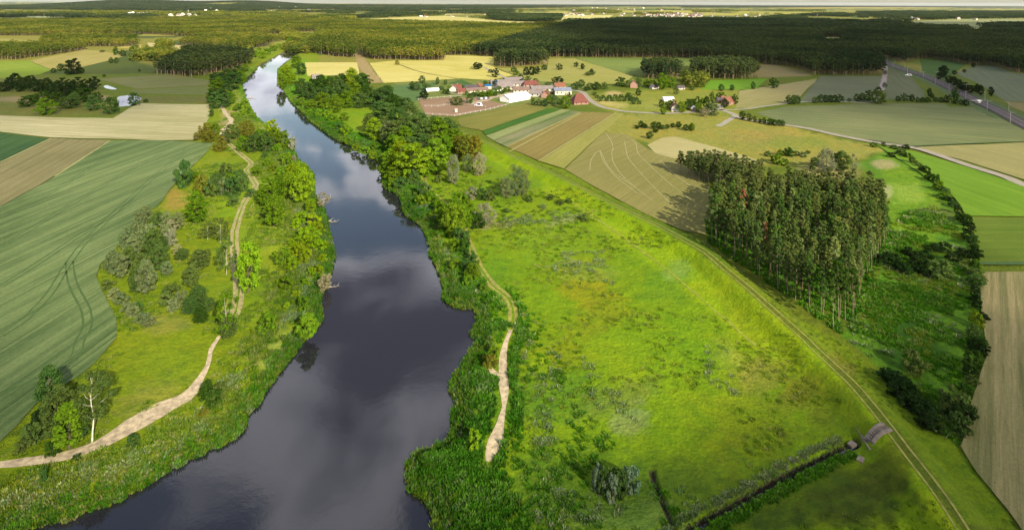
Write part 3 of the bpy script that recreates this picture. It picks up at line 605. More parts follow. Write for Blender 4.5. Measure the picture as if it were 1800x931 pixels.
ORD = 'first second third fourth fifth sixth seventh eighth ninth tenth eleventh twelfth thirteenth fourteenth fifteenth sixteenth seventeenth eighteenth nineteenth twentieth'.split()
def ordn(i): return ORD[i] if i < 20 else '%d%s' % (i+1, {1: 'st', 2: 'nd', 3: 'rd'}.get((i+1) % 10, 'th'))
def T(kd, ckey, label, group, s, cat='tree', name=None):
    base_label = label; xs = sorted(range(len(s.split())), key=lambda i: float(s.split()[i].split(',')[0])); rank = {i: r for r, i in enumerate(xs)}
    for ei, e in enumerate(s.split()):
        if group and len(rank) <= 99: label = base_label.replace(' in the row below', ' below').replace(' among trees', '').replace('lower left clump beside the sand path', 'lower left clump')+(', leftmost of them' if rank[ei] == 0 else ', rightmost of them' if rank[ei] == len(rank)-1 else ', %s from the left' % ordn(rank[ei]))
        q = e.split(','); ck = ckey
        if q[-1].isalpha(): ck = q[-1]; q = q[:-1]
        q = [float(v) for v in q]
        addtree(kd, q[0], q[1], q[2], q[3] if len(q) > 3 else None, ck, label, cat, group, name)
# ---- left bank
T('tall_tree', 'e', 'tall bushy green tree in the lower left clump beside the sand path', 'trees in the clump at the field corner', "86,742,112,46,v 101,772,108,54,e 122,786,92,60,m 138,770,64,44,v 110,752,80,40,e")
T('birch', 'm', 'slender birch with a crooked white trunk beside the sand path', None, "162,772,126,60,e")
T('bush', 'k', 'dark shrub at the corner of the left field', 'dark shrubs at the field corner', "70,760,42,32 54,775,34,34,e 92,795,22,26,d 40,790,20,24,e", 'bush')
T('bush', 'd', 'low dark bush on the slope between sand path and river', 'bushes between the sand path and the river', "372,708,24,38 362,690,22,26 388,690,20,30,e 234,778,18,24,v 76,845,26,14,v 134,806,10,16,d 448,655,14,16,m 420,652,12,14,y 358,728,12,16,o", 'bush')
T('broadleaf_tree', 's', 'silvery grey green tree in the thicket on the left meadow', 'silver poplars in the left thicket', "253,392,34,30 276,398,30,26,e 293,400,32,26 313,402,32,24,s 240,430,48,34 222,438,42,32 267,456,58,40,e 197,478,42,30 213,486,44,30 247,488,50,34,e 278,474,52,34,v 257,514,64,38 240,512,48,30,e 293,482,26,24 290,424,34,30 300,432,34,22,w 233,458,48,34,s 262,430,40,34 282,448,36,28,v 225,470,40,30,e")
T('tall_tree', 'v', 'dark green tree standing in the middle of the left thicket', 'dark trees in the left thicket', "345,392,60,36,g 347,540,44,34,v 333,550,34,28,v 353,566,30,30,d 367,545,26,24,v 335,500,40,34,e 352,470,36,40,e 320,455,22,24,e")
T('bush', 's', 'low silver leaved shrub in the row below the left thicket', 'silver shrubs below the thicket', "200,522,18,24 213,530,18,26 188,505,16,24,e 233,552,16,26 250,565,18,28 263,570,14,22 293,534,24,26,e 303,544,20,24,s 317,536,26,24 300,520,22,28,e 225,545,16,22 328,548,18,20,e 243,545,14,20,v", 'bush')
T('sparse_tree', 'e', 'tree with thin foliage and bare grey limbs above the left track', 'thin grey trees beside the left track', "400,592,82,44,g 398,480,68,34,e 387,425,44,32,e 300,415,30,22,w 312,452,26,18,w 365,420,30,30,e")
T('broadleaf_tree', 't', 'large bright green tree just right of the left track', None, "436,512,96,50")
T('broadleaf_tree', 'g', 'green tree on the narrow meadow between the track and the river', 'trees between track and river', "483,397,60,44 470,362,56,42 489,350,46,30 503,348,50,24,m 530,356,66,40,t 520,335,48,36,y 540,340,44,30,t 541,588,46,42,m 400,592,40,34,e 546,372,26,24,y")
T('bush', 'y', 'bright green bush on the left river bank', 'bushes on the left river bank', "530,391,20,24 550,396,22,26 560,405,18,20 533,421,22,26 547,431,20,26 562,438,18,26 570,432,14,16 523,447,22,26 513,471,18,22 533,461,18,20 540,452,16,20 497,462,28,32,g 503,506,22,26,g 533,541,22,24,g 560,478,18,20 470,578,30,32,m 490,500,10,12 520,400,16,18 512,430,12,14 548,480,12,16 556,420,16,20 545,410,16,18 566,455,14,16 520,520,10,14 505,540,10,12 538,500,12,14", 'bush')
T('willow', 'w', 'small silver willow leaning out over the dark water', None, "571,502,26,26")
T('sparse_tree', 'w', 'pale half bare shrub reaching over the water at the left bank', None, "567,362,28,26")
T('bush', 'v', 'grey green bush beside the bend of the left track', 'bushes around the track bend', "323,328,48,30,v 353,338,32,32,o 375,343,32,32,e 393,340,28,28,s 408,342,32,30,v 425,334,28,28,e 397,308,22,26,e 450,307,15,20,g 440,345,14,16 465,276,8,12 410,360,16,18,e 380,322,20,24,v 340,318,16,20,g 405,325,22,24,g 420,318,20,24,v", 'bush')
T('round_tree', 'o', 'low rounded pine beside the sandy spot on the left bank', 'round pines around the sandy spot', "363,242,26,26 377,242,26,24,g 367,250,22,24 386,265,28,24 407,243,26,28,e 433,238,26,28,o 443,248,24,24 427,264,26,26,g 447,266,32,30,v 467,266,34,28,v 457,252,26,24,g 478,242,32,26,y 483,258,34,26,g 498,260,32,22,g 350,245,16,18 395,252,18,20,e")
T('bush', 'w', 'pale grey shrub at the waterline of the left bank', 'pale shrubs at the left waterline', "514,260,22,16 515,286,16,14", 'bush')
T('bush', 'm', 'green bush on the upper left river bank', 'bushes on the upper left bank', "503,290,22,26 487,266,14,16 513,315,28,28,y 530,318,32,30,y 497,314,22,26 522,300,18,20 480,300,16,18 444,208,12,14 437,200,14,16 430,190,16,18 425,205,12,14 418,195,12,16,g 470,290,14,18", 'bush')
T('tall_tree', 'v', 'tree in the riverside belt below the dark wood', 'riverside trees of the upper left bank', "380,192,34,24 372,182,26,20,d 381,172,38,28,g 397,172,28,24 395,190,30,22,v 390,152,26,24 411,158,34,28,v 423,148,28,22,g 377,147,22,20 400,140,22,24,v 430,127,16,14,g 418,135,22,20 372,205,14,10 405,148,24,22,d 384,160,28,22 404,185,26,20,g")
T('bush', 'm', 'small tree beside the far reach of the river', 'small trees beside the far reach of the river', "447,100,12,12 462,103,13,14 455,96,12,14 470,96,11,14 480,90,10,14 508,74,6,10 490,85,8,12 436,113,12,14", 'tree')
T('round_tree', 'd', 'single broad tree in the far left meadows', 'scattered trees in the far left meadows', "127,131,27,28,k 143,129,10,12 105,125,13,10 94,128,8,10 203,97,15,9 215,99,11,12 195,111,10,8 204,111,10,8 258,93,13,10 232,90,8,12,g 245,126,4,5 183,135,4,6 180,92,4,8 238,87,8,12,g")
T('round_tree', 'd', 'dark round tree beside the ponds', 'dark trees beside the ponds', "195,200,30,28,v 235,186,23,20,v 163,194,26,26,v 80,201,28,36,g 47,188,20,26,d 153,179,24,28,d 120,191,22,34,v 256,180,6,8 140,175,20,24,d 100,182,20,28,d 75,178,18,26,d 130,185,22,24,v 112,172,18,24,k 92,172,16,22,k 60,180,14,20,d 173,180,16,16,v")
T('round_tree', 'k', 'dark pine in the scrub wood left of the small pond', 'pines of the scrub wood at the left edge', ' '.join('%d,%d,%d,%d' % (8+i*9.2, 163-(i % 3)*5+(4 if i > 6 else -2), 18+(i*7 % 5), 22) for i in range(18)))
# ---- right bank
T('broadleaf_tree', 'g', 'tree on the upper right river bank', 'trees of the upper right bank', "503,134,22,22,y 520,120,24,22,g 530,132,22,22,v 495,156,28,20,g 512,150,22,22,y 530,168,32,28,v 540,178,36,28,v 550,170,34,28,d 563,158,28,28,d 580,163,30,30,d 595,165,28,26,v 567,192,32,30,g 590,198,32,32,g 547,192,18,20,m 530,185,16,18,m 575,180,30,30,v 605,175,30,28,v 617,152,34,26,y 637,157,30,34,d 610,190,32,32,g 633,190,30,30,v 655,188,30,34,v 672,192,42,42,v 690,200,36,34,d 625,170,26,28,g 600,150,22,24,d 560,178,26,24,v 680,175,26,30,d 645,172,24,26,d")
T('bush', 'm', 'bush at the foot of the right bank trees', 'bushes at the foot of the right bank trees', "577,208,16,20 597,230,14,20,v 585,215,14,20 605,212,14,20,m 625,262,12,18 612,250,12,16 640,268,14,18 655,275,14,16 560,205,14,16 545,200,10,14 608,238,22,18,t 660,262,14,16,g 672,300,14,18 690,328,18,20,m 705,330,22,24,v 676,282,16,18", 'bush')
T('tall_tree', 'g', 'tall tree in the long belt along the right bank', 'trees of the belt along the right bank', "657,248,46,30,t 650,232,34,28,e 680,218,42,36,v 700,238,54,40,v 720,220,44,38,e 733,248,52,42,e 697,262,56,38,e 683,256,48,32,s 712,268,52,36,g 750,264,56,40,e 770,264,62,46,g 788,246,42,36,v 765,240,40,36,v 740,232,36,34,v 800,262,40,34,g 783,278,46,36,g 818,284,52,34,o 835,284,52,30,o 807,276,42,30,o 742,285,56,36,v 722,290,56,36,v 703,300,60,40,y 700,280,46,34,m 685,300,46,30,m 728,318,74,62,t 690,318,34,28,g 767,306,70,40,m 752,300,50,30,g 668,210,34,34,v 695,195,30,34,v 712,195,26,30,v 676,240,40,30,e 758,282,52,32,e 785,262,40,32,g 745,312,40,30,m 690,272,40,30,g 706,245,44,30,e 730,262,48,32,v 790,300,36,24,g")
T('willow', 'w', 'pale grey willow standing alone on the meadow below the tree belt', 'grey willows below the belt', "797,322,50,28 843,307,38,26 822,300,30,20,s")
T('willow', 's', 'silver willow on the meadow beside the dyke', 'silver willows on the meadow', "890,345,34,30 907,344,54,30 918,342,44,28 852,392,36,38,w")
T('bush', 'e', 'bush on the meadow below the belt of trees', 'bushes on the meadow below the belt', "830,349,22,22,w 847,350,20,22,v 860,350,18,22,e 838,398,24,30,d 807,364,26,32,g 820,370,22,26,g 770,320,12,16 968,350,10,16,e 985,358,8,16 955,365,8,12,s 1000,356,8,12,e 1025,385,8,22,e 930,352,10,16,e 890,372,8,12", 'bush')
T('broadleaf_tree', 'g', 'spreading tree over the path on the right bank', 'trees over the right bank path', "797,412,60,46,m 782,400,44,30,g 815,402,46,32,g 808,385,36,28,m")
T('bush', 'v', 'dark bush between the right bank path and the reeds', 'bushes between path and reeds', "757,358,24,30,g 745,345,24,30,v 727,325,26,26,v 807,428,28,26,v 815,445,26,24,d 818,425,20,20 830,489,28,28,g 820,478,24,22,v 834,782,26,28,t 862,642,22,30,o 785,385,20,24,g 772,372,20,26,g 830,460,20,24,v 740,360,18,24,m 800,440,22,24,g 822,500,18,22,m 868,620,14,20,g 800,470,16,24,m 850,510,14,20,g", 'bush')
T('bush', 'n', 'silver blue shrub in the clump at the meadow bottom', 'silver blue shrubs at the bottom of the meadow', "1050,858,42,24 1062,866,44,26,v 1076,878,46,30 1090,872,44,28,v 1103,862,44,26 1114,862,44,28 1084,858,36,30,v", 'bush')
# ---- village trees
T('round_tree', 'v', 'dark leafy tree among the farm buildings', 'trees in the village', "803,185,15,24,e 826,182,18,16,v 745,174,14,20,k 731,159,14,18,v 749,159,13,16,v 742,147,14,12 724,156,13,10,d 782,165,8,12 850,170,10,14,g 860,170,11,14,g 840,168,10,12,g 871,151,12,8,d 871,136,16,14,k 903,127,10,11 925,132,14,14,k 935,132,15,16,k 944,130,13,14,k 957,123,9,13 915,142,11,14 928,142,8,12 981,147,12,22,k 941,147,9,12 1013,158,14,18 1022,152,12,14 1037,158,12,16,e 1049,158,13,16,e 1062,157,12,14,e 937,185,12,10 947,186,11,12 958,187,12,14 965,182,14,10,g 973,184,10,10 984,184,10,14 994,191,22,20,g 888,162,8,10,g 893,160,8,10,g 878,160,9,10,m 925,153,7,12,k 963,151,7,12 832,170,8,14 908,132,8,12,g 790,160,10,10,m 783,149,9,8 769,148,12,8 1040,132,9,12")
T('round_tree', 'g', 'leafy garden tree in the village', 'garden trees in the village', "848,160,9,10 853,150,8,9,d 864,149,9,10,v 873,163,8,10 882,165,7,9,d 866,167,9,12 858,168,8,12,d 846,170,8,11 870,169,7,10,v 895,151,8,9,d 918,146,8,10,k 926,160,8,9 942,156,7,9,d 962,165,8,8 972,166,8,10,d 975,176,9,12,v 966,176,9,11,d 1000,172,9,10,d 1002,160,9,11,g 812,157,7,9,d 820,167,7,9,g 788,166,7,9,d 776,158,7,10,v 1030,160,8,10,d 924,168,7,9,g 934,165,6,9,d 905,157,6,8,v")
T('round_tree', 'k', 'small round tree in fields behind the village', 'round trees in the fields behind the village', "983,123,11,12 1013,118,9,9 1024,122,10,9 838,122,12,18 698,114,8,9,o 843,119,8,12 1040,131,10,8 862,128,6,10 1034,133,7,14,e")
T('round_tree', 'd', 'dark tree by the scattered farmsteads east of the village', 'trees around the eastern farmsteads', "1092,152,16,22 1048,158,14,16 1105,154,13,12,e 1122,154,18,14,e 1122,168,12,12 1147,155,14,18,g 1164,157,28,22,g 1178,154,20,20,g 1170,150,18,18,g 1137,152,12,14,g 1166,201,15,13,g 1198,198,20,16,g 1163,187,11,12 1176,191,14,14 1210,192,18,16,d 1226,192,22,16,d 1242,192,22,16,d 1228,197,16,14,g 1237,205,16,15,w 1252,203,24,22,s 1274,189,14,14,k 1292,183,17,11,d 1270,174,12,12,g 1252,178,17,10,g 1216,186,12,14 1236,182,10,16,m 1264,174,11,12 1182,186,12,14 1133,222,5,8")
T('round_tree', 'v', 'round willow in the row beside the bright green strip', 'round willows beside the green strip', "1189,166,13,11,e 1216,159,8,11,e 1268,160,12,11 1287,159,10,10 1324,156,12,10 1360,155,18,16")
T('bush', 'v', 'low shrub in the rough ground east of the village', 'shrubs in the rough ground east of the village', ' '.join('%d,%d,6,10' % (1045+i*5.3, 168+(i*5 % 11)+(i*.4)) for i in range(16))+" 1105,172,9,14 1112,178,8,12", 'bush')
T('tall_tree', 'd', 'bushy tree in the loose row on the tawny meadow', 'trees on the tawny meadow', "1127,223,12,12 1134,225,9,10 1150,226,14,14 1158,225,12,12 1173,226,9,10 1183,224,9,10 1193,224,12,12 1142,243,13,14,v 1120,226,7,10 1165,227,9,12,v 1206,229,12,12 1216,229,14,14,g 1152,232,7,12")
T('tall_tree', 'd', 'tree in the row along the bend of the road', 'trees along the bend of the road', "1305,210,16,12 1317,213,15,11,e 1327,215,12,8 1343,218,13,8 1353,220,13,11 1362,221,12,10 1370,221,12,10 1376,222,12,8 1357,218,10,10 1336,216,8,8")
T('round_tree', 'v', 'bush willow in the line between the grey green fields', 'bush willows between the grey green fields', "1388,183,15,16 1396,183,16,14 1402,182,14,12,d 1433,181,10,12,e 1443,180,14,14 1452,180,13,12,d 1460,180,13,12,d 1468,180,13,12 1476,180,14,14,d 1507,178,13,14,e 1516,177,13,12 1527,177,18,16,v 1543,182,24,28,e 1544,164,11,12,d 1555,154,9,8,d 1556,131,8,6 1579,178,9,10,d 1590,178,14,12,v 1603,178,12,11,d 1613,180,9,8 1622,180,9,12,d 1630,180,9,12,d 1634,169,14,9,k 1638,172,8,8,k 1645,179,8,10,d 1655,180,9,10,k 1664,180,12,10,k 1678,182,22,14,d 1679,170,16,12,e 1698,186,11,10,k 1690,184,9,10 1493,179,6,8")
T('tall_tree', 'k', 'dark tree beyond the railway line', 'dark trees beyond the railway', "1657,138,24,16 1650,140,14,10 1660,130,16,14 1668,147,15,14 1676,151,18,16 1685,155,17,16 1695,160,17,16 1705,164,16,14 1718,164,18,10 1724,168,20,12 1713,162,12,10 1742,170,19,10 1678,132,9,8,k 1695,128,7,6,k 1711,119,8,8 1690,158,14,14")
# ---- behind and right of the grove
T('willow', 'w', 'big pale willow behind the pine grove', None, "1453,302,42,34")
T('broadleaf_tree', 'g', 'green tree beside the pale willow behind the grove', 'green trees behind the grove', "1481,300,38,28,e 1470,296,30,20,s 1432,290,16,18,e")
T('sparse_tree', 'w', 'bare white trunked tree at the far corner of the grove', None, "1501,306,38,12")
T('bush', 'd', 'bush in the hollow behind the pine grove', 'bushes in the hollow behind the grove', "1367,288,16,22,g 1387,273,14,22,d 1350,274,9,14,e 1372,272,10,14,g 1413,274,8,14,s 1400,272,8,12,e 1360,283,10,14,g 1380,290,12,16,g 1340,284,6,10,e 1494,285,8,14,m 1420,268,5,10", 'bush')
T('bush', 's', 'grey willow bush in the wet hollow right of the grove', None, "1652,486,30,46,e", 'bush')
T('bush', 'e', 'round grey green bush in the wet hollow beside the long hedge', 'round bushes beside the long hedge', "1607,648,34,42 1678,722,44,50,e", 'bush')
hp = smooth(P("1537,256 1572,262 1600,280 1632,312 1662,345 1683,375 1700,400 1709,427 1713,460 1716,510 1719,560 1720,610 1714,640 1700,690 1688,740 1682,775"), 3)
seg = np.r_[0, np.cumsum(np.linalg.norm(np.diff(G(hp), axis=0), axis=1))]
hs = []
for s_ in np.arange(0, seg[-1], 5.0):
    x = np.interp(s_, seg, hp[:, 0]); y = np.interp(s_, seg, hp[:, 1]); v_ = y-YH
    k_ = 'k' if y > 330 and random.random() < .35 else random.choice('dvegmd')
    hs.append('%.1f,%.1f,%.1f,%.1f,%s' % (x+random.uniform(-.010, .010)*v_, y+random.uniform(-.01, .01)*v_, v_*random.uniform(.018, .05), v_*random.uniform(.03, .06), k_))
T('bush', 'd', 'bush in the long dark hedge curving down the right side', 'bushes of the long dark hedge', ' '.join(hs), 'bush')
hs = []
for (x0, y0, x1, y1, n) in [(1545, 455, 1640, 480, 9), (1560, 660, 1640, 745, 12), (1590, 440, 1700, 450, 7), (1560, 268, 1600, 268, 3)]:
    for i in range(n):
        f = (i+.5)/n; y = y0+(y1-y0)*f+random.uniform(-14, 14); hs.append('%.1f,%.1f,%.1f,%.1f' % (x0+(x1-x0)*f, y, (y-6)*.03, (y-6)*.055))
T('bush', 'k', 'dark bush in the wet hollow between grove and hedge', 'dark bushes in the wet hollow', ' '.join(hs), 'bush')

# ------------------------------------------------------------------ the pine grove: every tree by itself
GROVE = P("1248,374 1243,423 1300,460 1350,497 1400,530 1440,557 1477,583 1500,557 1520,523 1545,470 1558,420 1562,388 1535,366 1480,356 1400,350 1330,350 1285,357")
ARM = P("1186,301 1215,318 1262,333 1330,340 1345,324 1290,306 1250,299")
GW = G(GROVE); AW = G(ARM)
x0, y0 = GW.min(0); x1, y1 = np.maximum(GW.max(0), AW.max(0)); x0 = min(x0, AW[:, 0].min())
pts = []
sp_ = 3.35
for iy, yy in enumerate(np.arange(y0, y1, sp_*.87)):
    for xx in np.arange(x0, x1, sp_):
        pts.append((xx+(iy % 2)*sp_/2+random.uniform(-1.2, 1.2), yy+random.uniform(-1.2, 1.2)))
pts = np.array(pts); pts = pts[inside(pts[:, 0], pts[:, 1], GW) | inside(pts[:, 0], pts[:, 1], AW)]
ppx, ppy = pxof(pts[:, 0], pts[:, 1])
gap = (np.hypot((ppx-1450)/26, (ppy-440)/14) < 1) | (np.hypot((ppx-1430)/22, (ppy-495)/12) < 1)
pts = pts[~gap]
order = np.argsort(pts[:, 1]); pts = pts[order]
EXTRA_PINES = pts[297:]
PG = 'pines of the dense grove'
for n_, (X, Y) in enumerate(pts[:297]):
    x, y = pxof(X, Y); h = random.uniform(9.6, 15.4)*(.72 if inside(np.array([X]), np.array([Y]), AW)[0] else 1); hp_ = h*FPX/Y; k_ = random.choice(['p', 'p', 'q', 'e', 'p', 'b', 'q', 'x']); lab = 'slender tall pine with a bare trunk in the dense grove'
    if n_ in (95, 230): k_ = 'r'; lab = 'dead pine with rust red needles ' + ('in the middle of the grove' if n_ == 95 else 'near the far left side of the grove')
    if y > 540 and x > 1455: k_ = 'd'
    rt = addtree('pine', float(x), float(y), hp_, hp_*(random.uniform(.19, .27)), k_, lab, 'pine', PG if k_ != 'r' else None, 'pine_tree')
print('grove', len(pts))

# ------------------------------------------------------------------ instanced woods and ground cover (kind = stuff)
def proto_coll(name, meshes):
    c = bpy.data.collections.new(name)
    for i, m_ in enumerate(meshes):
        o = bpy.data.objects.new('%s_%d' % (name, i), m_); c.objects.link(o)
    return c
def scatter(name, pts, scl, coll, label, cat, seed=1):
    n = len(pts); me = bpy.data.meshes.new(name); me.vertices.add(n); me.vertices.foreach_set('co', np.asarray(pts, np.float32).ravel())
    r = np.random.default_rng(seed); nv = len(coll.objects)
    scl = np.asarray(scl, np.float32); scl = np.stack([scl]*3, 1) if scl.ndim == 1 else scl
    a = me.attributes.new('sc', 'FLOAT_VECTOR', 'POINT'); a.data.foreach_set('vector', scl.ravel())
    a = me.attributes.new('rz', 'FLOAT', 'POINT'); a.data.foreach_set('value', r.uniform(0, 6.28, n).astype(np.float32))
    a = me.attributes.new('vi', 'INT', 'POINT'); a.data.foreach_set('value', r.integers(0, nv, n).astype(np.int32))
    o = link(name, me); g = bpy.data.node_groups.new(name, 'GeometryNodeTree')
    g.interface.new_socket(name='Geometry', in_out='INPUT', socket_type='NodeSocketGeometry'); g.interface.new_socket(name='Geometry', in_out='OUTPUT', socket_type='NodeSocketGeometry')
    gi = g.nodes.new('NodeGroupInput'); go = g.nodes.new('NodeGroupOutput'); ip = g.nodes.new('GeometryNodeInstanceOnPoints'); ci = g.nodes.new('GeometryNodeCollectionInfo')
    ci.inputs['Collection'].default_value = coll; ci.inputs['Separate Children'].default_value = True; ci.inputs['Reset Children'].default_value = True
    def na(nm, dt):
        q = g.nodes.new('GeometryNodeInputNamedAttribute'); q.data_type = dt; q.inputs['Name'].default_value = nm; return [s for s in q.outputs if s.enabled][0]
    cx = g.nodes.new('ShaderNodeCombineXYZ'); g.links.new(na('rz', 'FLOAT'), cx.inputs[2])
    g.links.new(gi.outputs[0], ip.inputs['Points']); g.links.new(ci.outputs[0], ip.inputs['Instance']); ip.inputs['Pick Instance'].default_value = True
    g.links.new(na('vi', 'INT'), ip.inputs['Instance Index']); g.links.new(cx.outputs[0], ip.inputs['Rotation']); g.links.new(na('sc', 'FLOAT_VECTOR'), ip.inputs['Scale'])
    g.links.new(ip.outputs[0], go.inputs[0])
    md = o.modifiers.new('scatter', 'NODES'); md.node_group = g
    setp(o, label, cat, None, 'stuff'); return o
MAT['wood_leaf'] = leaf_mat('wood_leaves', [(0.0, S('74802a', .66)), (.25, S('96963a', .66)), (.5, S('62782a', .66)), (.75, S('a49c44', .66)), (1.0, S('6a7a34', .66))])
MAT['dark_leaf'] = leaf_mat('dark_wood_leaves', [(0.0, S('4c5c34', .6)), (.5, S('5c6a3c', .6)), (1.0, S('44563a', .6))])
def lowtree(seed, h, R, z0, ncl, nleaf, size, rc, lm, bark='pinebark'):
    r = np.random.default_rng(seed); V, F, cs = crown(r, ncl, nleaf, env_round(h, R, z0, r=r), size, rc, .5)
    b = MB(); b.tube([(0, 0, -.3), (0, 0, h*.8)], [.22, .1], 4)
    me = mesh_from('wood_tree', np.concatenate([V, np.array(b.v)]), [tuple(f) for f in F]+[tuple(i+len(V) for i in f) for f in b.f], MAT[lm])
    me.materials.append(MAT[bark]); k = len(F)
    mi = np.zeros(len(me.polygons), np.int32); mi[k:] = 1; me.polygons.foreach_set('material_index', mi); return me
far_pine = proto_coll('far_pine', [lowtree(50+i, 16, 2.8, .36, 12, 170, 1.15, 1.1, 'wood_leaf') for i in range(5)])
dark_pine = proto_coll('dark_pine', [lowtree(60+i, 16, 2.8, .36, 12, 170, 1.15, 1.1, 'dark_leaf') for i in range(5)])
far_leaf = proto_coll('far_leaf', [lowtree(70+i, 12, 4.2, .08, 14, 200, 1.3, 1.6, 'wood_leaf', 'bark') for i in range(4)])
def clumpmesh(seed, lm):
    r = np.random.default_rng(seed); Vs = []; Fs = []; n = 0
    for k in range(14):
        ox, oy = r.uniform(-22, 22, 2); V, F, cs = crown(r, 5, 36, env_round(16+r.normal(), 4.5, .35, r=r), 3.0, 2.4, .6)
        V = V+np.array([ox, oy, 0]); Vs.append(V); Fs.append(F+n); n += len(V)
    return mesh_from('wood_clump', np.concatenate(Vs), np.concatenate(Fs), MAT[lm])
far_clump = proto_coll('far_clump', [clumpmesh(80+i, 'wood_leaf') for i in range(3)])
far_dclump = proto_coll('far_dark_clump', [clumpmesh(90+i, 'dark_leaf') for i in range(3)])
def fill(poly, spacing, edge=.0, seed=1, grow=0.0, keep=1.0):
    """points in a ground polygon, spacing growing with distance"""
    g = G(poly); r = np.random.default_rng(seed); out = []
    y0, y1 = g[:, 1].min(), g[:, 1].max(); x0, x1 = g[:, 0].min(), g[:, 0].max()
    y = y0
    while y < y1:
        s = spacing+grow*y; n = int((x1-x0)/s)+1
        xs = x0+np.arange(n)*s+r.uniform(-.4, .4, n)*s; ys = y+r.uniform(-.4, .4, n)*s
        out.append(np.stack([xs, ys, np.full(n, s)], 1)); y += s*.9
    out = np.concatenate(out); out = out[(out[:, 0]/out[:, 1] > -1.05) & (out[:, 0]/out[:, 1] < 1.05)]
    out = out[inside(out[:, 0], out[:, 1], g)]
    if g[:, 1].max() > 1500:
        for ff in FARF: out = out[~inside(out[:, 0], out[:, 1], ff)]
    if keep < 1: out = out[fbm(out[:, 0]/260, out[:, 1]/600, seed) < keep]
    return out
def wood(polys, spacing, coll, label, name='pine_wood', cat='wood', hs=(.85, 1.15), ws=1.0, grow=0.0, seed=1, h0=1.0, keep=1.0, extra=None):
    a = [fill(p, spacing, seed=seed+i, grow=grow, keep=keep) for i, p in enumerate(polys)]
    if extra is not None: a.append(np.stack([extra[:, 0], extra[:, 1], np.full(len(extra), spacing)], 1))
    a = np.concatenate(a); r = np.random.default_rng(seed+99); n = len(a)
    s = r.uniform(hs[0], hs[1], n)*h0*(1+.16*(fbm(a[:, 0]/60, a[:, 1]/60, 5)-.47)*2); wd = a[:, 2]/spacing*ws*s/h0
    z = hfun(a[:, 0], a[:, 1]); print(name, n)
    return scatter(name, np.stack([a[:, 0], a[:, 1], z], 1), np.stack([wd, wd, s], 1), coll, label, cat, seed)
wood(["870,118 905,119 963,114 962,103 925,100 880,104", "1127,138 1160,141 1192,140 1200,126 1165,121 1130,124", "1216,138 1270,140 1326,140 1334,131 1318,120 1270,117 1216,120", "272,130 310,133 345,138 366,131 420,120 445,112 442,104 390,97 325,100",
      "828,97 870,101 963,101 1013,101.5 1200,102 1333,113 1387,117 1433,133 1552,133 1551,112 1525,97 1500,88 1440,70 1300,52 1100,44 1000,44 955,56 868,84", "1617,104 1640,104 1680,111 1710,116 1747,116 1783,129 2050,132 2050,60 1800,60 1700,56 1600,58 1500,60 1440,66 1500,86 1550,102 1590,112"],
     5.2, dark_pine, 'dense dark pine wood stretching across the right side beyond the fields', grow=.0018, seed=11, extra=EXTRA_PINES[:0])
wood(["540,92 600,101 628,102 624,60 560,57", "637,101 660,105 780,107 787,98 828,97 868,84 960,56 1002,45 900,48 760,43 640,41 600,41 560,55 626,58"], 5.2, far_pine, 'sunlit pine wood behind the straw coloured fields', grow=.0018, seed=21, extra=None)
wood(["-400,66 -200,64 60,63 150,62 240,60 330,64 440,60 505,60 520,56 620,56 620,40 400,33 260,34 100,38 -400,40", "70,80 160,83 243,82 240,70 150,67 75,71", "310,80 440,88 465,80 497,72 440,64 350,68", "-150,108 30,105 95,97 150,88 145,82 90,85 -150,90"], 6.0, far_pine, 'mixed wood rolling over the far left plain', 'mixed_wood', grow=.0022, seed=31, h0=.85)
wood(["230,108 270,108 310,106 308,96 270,92 240,98", "275,85 303,85 300,77 278,77", "1200,153 1235,156 1246,144 1205,141", "320,100 365,97 445,100 440,93 380,90 320,93", "495,88 540,95 560,80 545,66 520,62 500,60 490,70 530,75"], 7, far_leaf, 'small leafy copses between the far fields', 'copse', grow=.001, seed=41, h0=.95)
FB = ["-700,20 150,19 400,20 620,18.5 900,15.5 1100,14 1500,14 2400,13 2400,8 900,8.5 -700,12.5", "-100,32 60,31 180,33 270,34 265,30 120,27 -100,28", "863,38 975,39 985,28 865,25", "600,33 640,33 780,27 900,24 900,18 600,19", "1330,34 1560,40 1700,35 1800,34 2300,34 2300,20 1560,21 1450,24", "1000,44 1300,52 1440,66 1600,58 1800,60 2300,60 2300,46 1800,43 1600,44 1400,37 1250,36 1130,36 1000,40", "300,20 620,26 620,18 400,18 250,18"]
wood([FB[0]], 30, far_dclump, 'dark forest along the horizon', 'far_forest', 'forest', grow=.004, seed=51, h0=1.0, ws=1.0)
wood([FB[1], FB[2]], 26, far_dclump, 'dark wood in the far plain', 'far_wood', 'forest', grow=.002, seed=52, h0=1.0)
wood([FB[3], FB[4], FB[6]], 34, far_dclump, 'broken tree lines across the far plain', 'far_tree_lines', 'trees', grow=.004, seed=53, keep=.50, ws=.8)
wood([FB[5]], 22, far_dclump, 'dark forest behind the long pine wood', 'far_forest', 'forest', grow=.003, seed=54)
wood(["-700,30 400,32 620,38 620,22 -700,22"], 40, far_clump, 'loose woods around the villages on the far left plain', 'far_tree_lines', 'trees', grow=.004, seed=55, keep=.47, ws=.9)
wood(["860,30 1000,28 1180,27 1450,30 1450,17 900,17"], 55, far_clump, 'loose trees and hedges around the far village', 'far_tree_lines', 'trees', grow=.004, seed=56, keep=.45, ws=.5, h0=.7)
wood(["628,40 870,34 900,30 700,24 620,28"], 70, far_clump, 'hedges along the far bright fields', 'far_tree_lines', 'trees', grow=.004, seed=57, keep=.38, ws=.5, h0=.7)
gm = []
MAT['grove_leaf'] = leaf_mat('grove_leaves', [(0.0, S('6f7a42', .62)), (.5, S('586a38', .62)), (1.0, S('7a8048', .62))])
